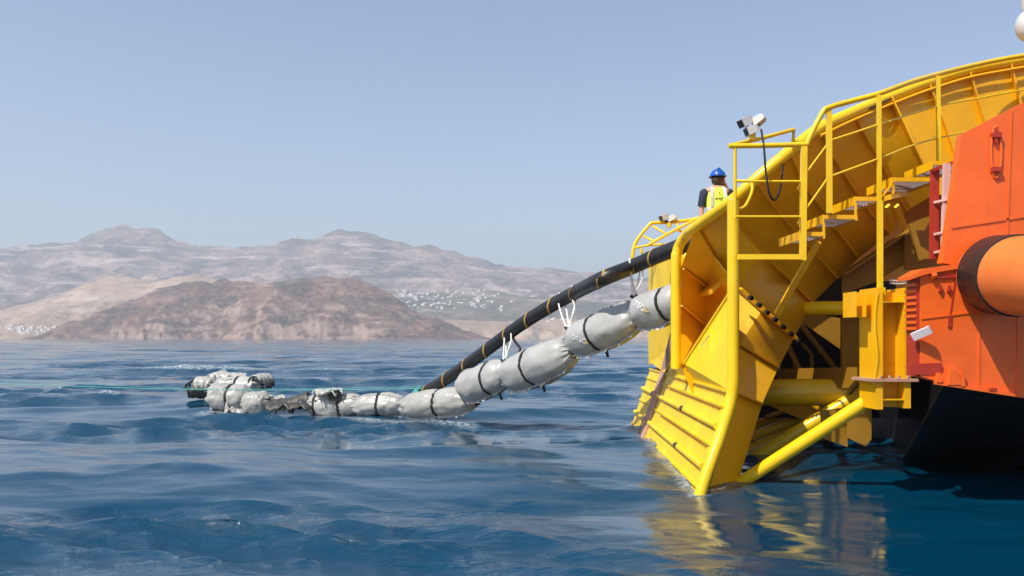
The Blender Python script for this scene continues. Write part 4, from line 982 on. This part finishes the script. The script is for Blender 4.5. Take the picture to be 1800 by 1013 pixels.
shell('long dark shell leaning against the torn middle float', P(528, 716, 20.5), 0.30, (1, 0, 0.35), 0.6, 4, 'shard', 0.3, 2.0)
shell('small pale jagged shell tip sticking up beside the dark scraps', P(490, 711, 21.0), 0.22, (0.9, 0.3, 0.2), 0.36, 5, 'wetfloat', 0.6, 2.6)
shell('ragged pale rim of shell on top of the far left cluster', P(408, 668, 23.4), 0.20, (1, 0.2, 0), 0.8, 6, 'wetfloat', 0.3, 2.2)
shell('pale shell edge jutting up behind the leftmost float', P(385, 668, 23.8), 0.24, (0.8, 0.5, 0.2), 0.5, 8, 'wetfloat', 0.4, 2.4)
shell('black pointed flap at the left tip of the cluster', P(337, 678, 23.9), 0.14, (0.5, 0.3, 0.5), 0.35, 9, 'shard', 1.2, 3.0)
shell('black curled flap at the right tip of the cluster', P(468, 678, 22.5), 0.13, (0.3, 0.9, 0.2), 0.4, 10, 'shard', -0.4, 1.4)
shell('low dark sheet trailing between the cluster and the floating row', P(512, 727, 20.2), 0.26, (1, 0.05, 0.0), 1.0, 11, 'shard', 0.4, 2.7)
shell('pale torn panel hanging over the waterline of the broad float', P(420, 712, 20.7), 0.34, (1, 0.2, -0.1), 0.7, 12, 'wetfloat', 3.2, 4.6)
shell('torn pale lip on top of the battered middle float', P(578, 702, 20.0), 0.26, (1, 0.1, 0.05), 0.7, 13, 'wetfloat', 0.6, 2.4)
shell('dark torn patch on the battered middle float', P(588, 700, 19.7), 0.18, (1, 0.1, 0.3), 0.3, 14, 'shard', 2.0, 3.8)
shell('jagged dark shell under the broad bleached float', P(412, 718, 20.9), 0.22, (1, 0.1, 0), 1.0, 7, 'shard', 3.6, 5.8)

# ------------------------------------------------------------------ slings and ropes
def sling(label, px, pt, hw):
    """white rope thrown over the cable with two legs meeting at the float"""
    i, c = cable_at(px); t, a, n = frame_at(CP, i); lo = Vector(pt)
    near = [lo + Vector((-.02, -.02, 0)), lo.lerp(c, .5) + t * hw * .7 + Vector((0, -.10, 0)), c - Vector((0, .150, 0.02)) + t * hw, c + Vector((0, -0.06, .14)) + t * hw * .9, c + Vector((0, .08, .13)) + t * hw * .7, c + Vector((0, .150, -.02)), lo + Vector((.03, .02, 0))]
    th = thing('rope_sling', label, 'sling', lo, 'white slings between cable and floats')
    tube('rope', spline(near, 36), 0.015, 'white', th, 8)
    near2 = [p + t * (-0.16 - hw) + Vector((.0, .01, 0)) if 0 < k < 6 else p for k, p in enumerate(near)]
    tube('rope', spline(near2, 36), 0.013, 'white', th, 8)
    G().tube([lo + Vector((-.05, -.02, .02)), lo + Vector((0, -.05, -.05)), lo + Vector((.06, -.03, .03))], 0.03, 8).build('knot', 'strap', th)
    tube('lashing', spline([lo, lo + Vector((.10, -.12, -.14)), lo + Vector((.12, -.22, -.36))], 10), 0.02, 'strap', th, 6)
sling('white rope sling nearest the yellow chute', 1108, P(1114, 522, 14.7), 0.05)
sling('spread white rope sling at the middle of the cable', 995, P(998, 577, 15.9), 0.20)
sling('white rope sling with crossed legs lower down the cable', 888, P(886, 634, 17.2), 0.06)
bl = tube('black_lashing', spline([P(818, 640, 18.3), P(815, 660, 18.2), P(812, 678, 18.1)], 12), 0.035, 'strap', None, 8)
bl['label'] = 'short black lashing between the cable and the lowest hanging float'; bl['category'] = 'lashing'
bl = tube('black_lashing', spline([P(902, 594, 17.3), P(907, 603, 17.2), P(914, 612, 17.1), P(912, 622, 17.0)], 12), 0.028, 'strap', None, 8)
bl['label'] = 'loose black strap end dangling beside the crossed-leg sling'; bl['category'] = 'lashing'
gr = thing('green_rope', 'long thin green double rope running low over the water to the left edge', 'rope', P(400, 687, 19.2))
tube('strand', spline([P(742, 683, 19.0), P(640, 685, 19.6), P(520, 686, 20.0), P(400, 686, 20.0), P(250, 683, 20.6), P(120, 679, 21.4), P(0, 675, 22.5), P(-200, 668, 24)], 60), 0.010, 'green', gr, 6)
tube('strand', spline([P(742, 680, 19.1), P(640, 682, 19.9), P(520, 684, 20.4), P(400, 684, 20.4), P(250, 680, 21.2), P(120, 674, 22.2), P(0, 669, 23.5), P(-200, 660, 25)], 60), 0.006, 'green', gr, 6)
i, c = cable_at(741)
t, a, n = frame_at(CP, i)
hitch = []
for k in range(60): 
    an = k * 2 * math.pi / 15; hitch.append(c + t * (k / 60 - .5) * 0.2 + (a * math.cos(an) + n * math.sin(an)) * 0.155)
tube('hitch', hitch, 0.024, 'green', gr, 6)
tube('hitch_tail', spline([c + Vector((0, -.16, -.05)), c + Vector((.02, -.2, -.2)), c + Vector((.08, -.2, -.3))], 8), 0.02, 'green', gr, 6)
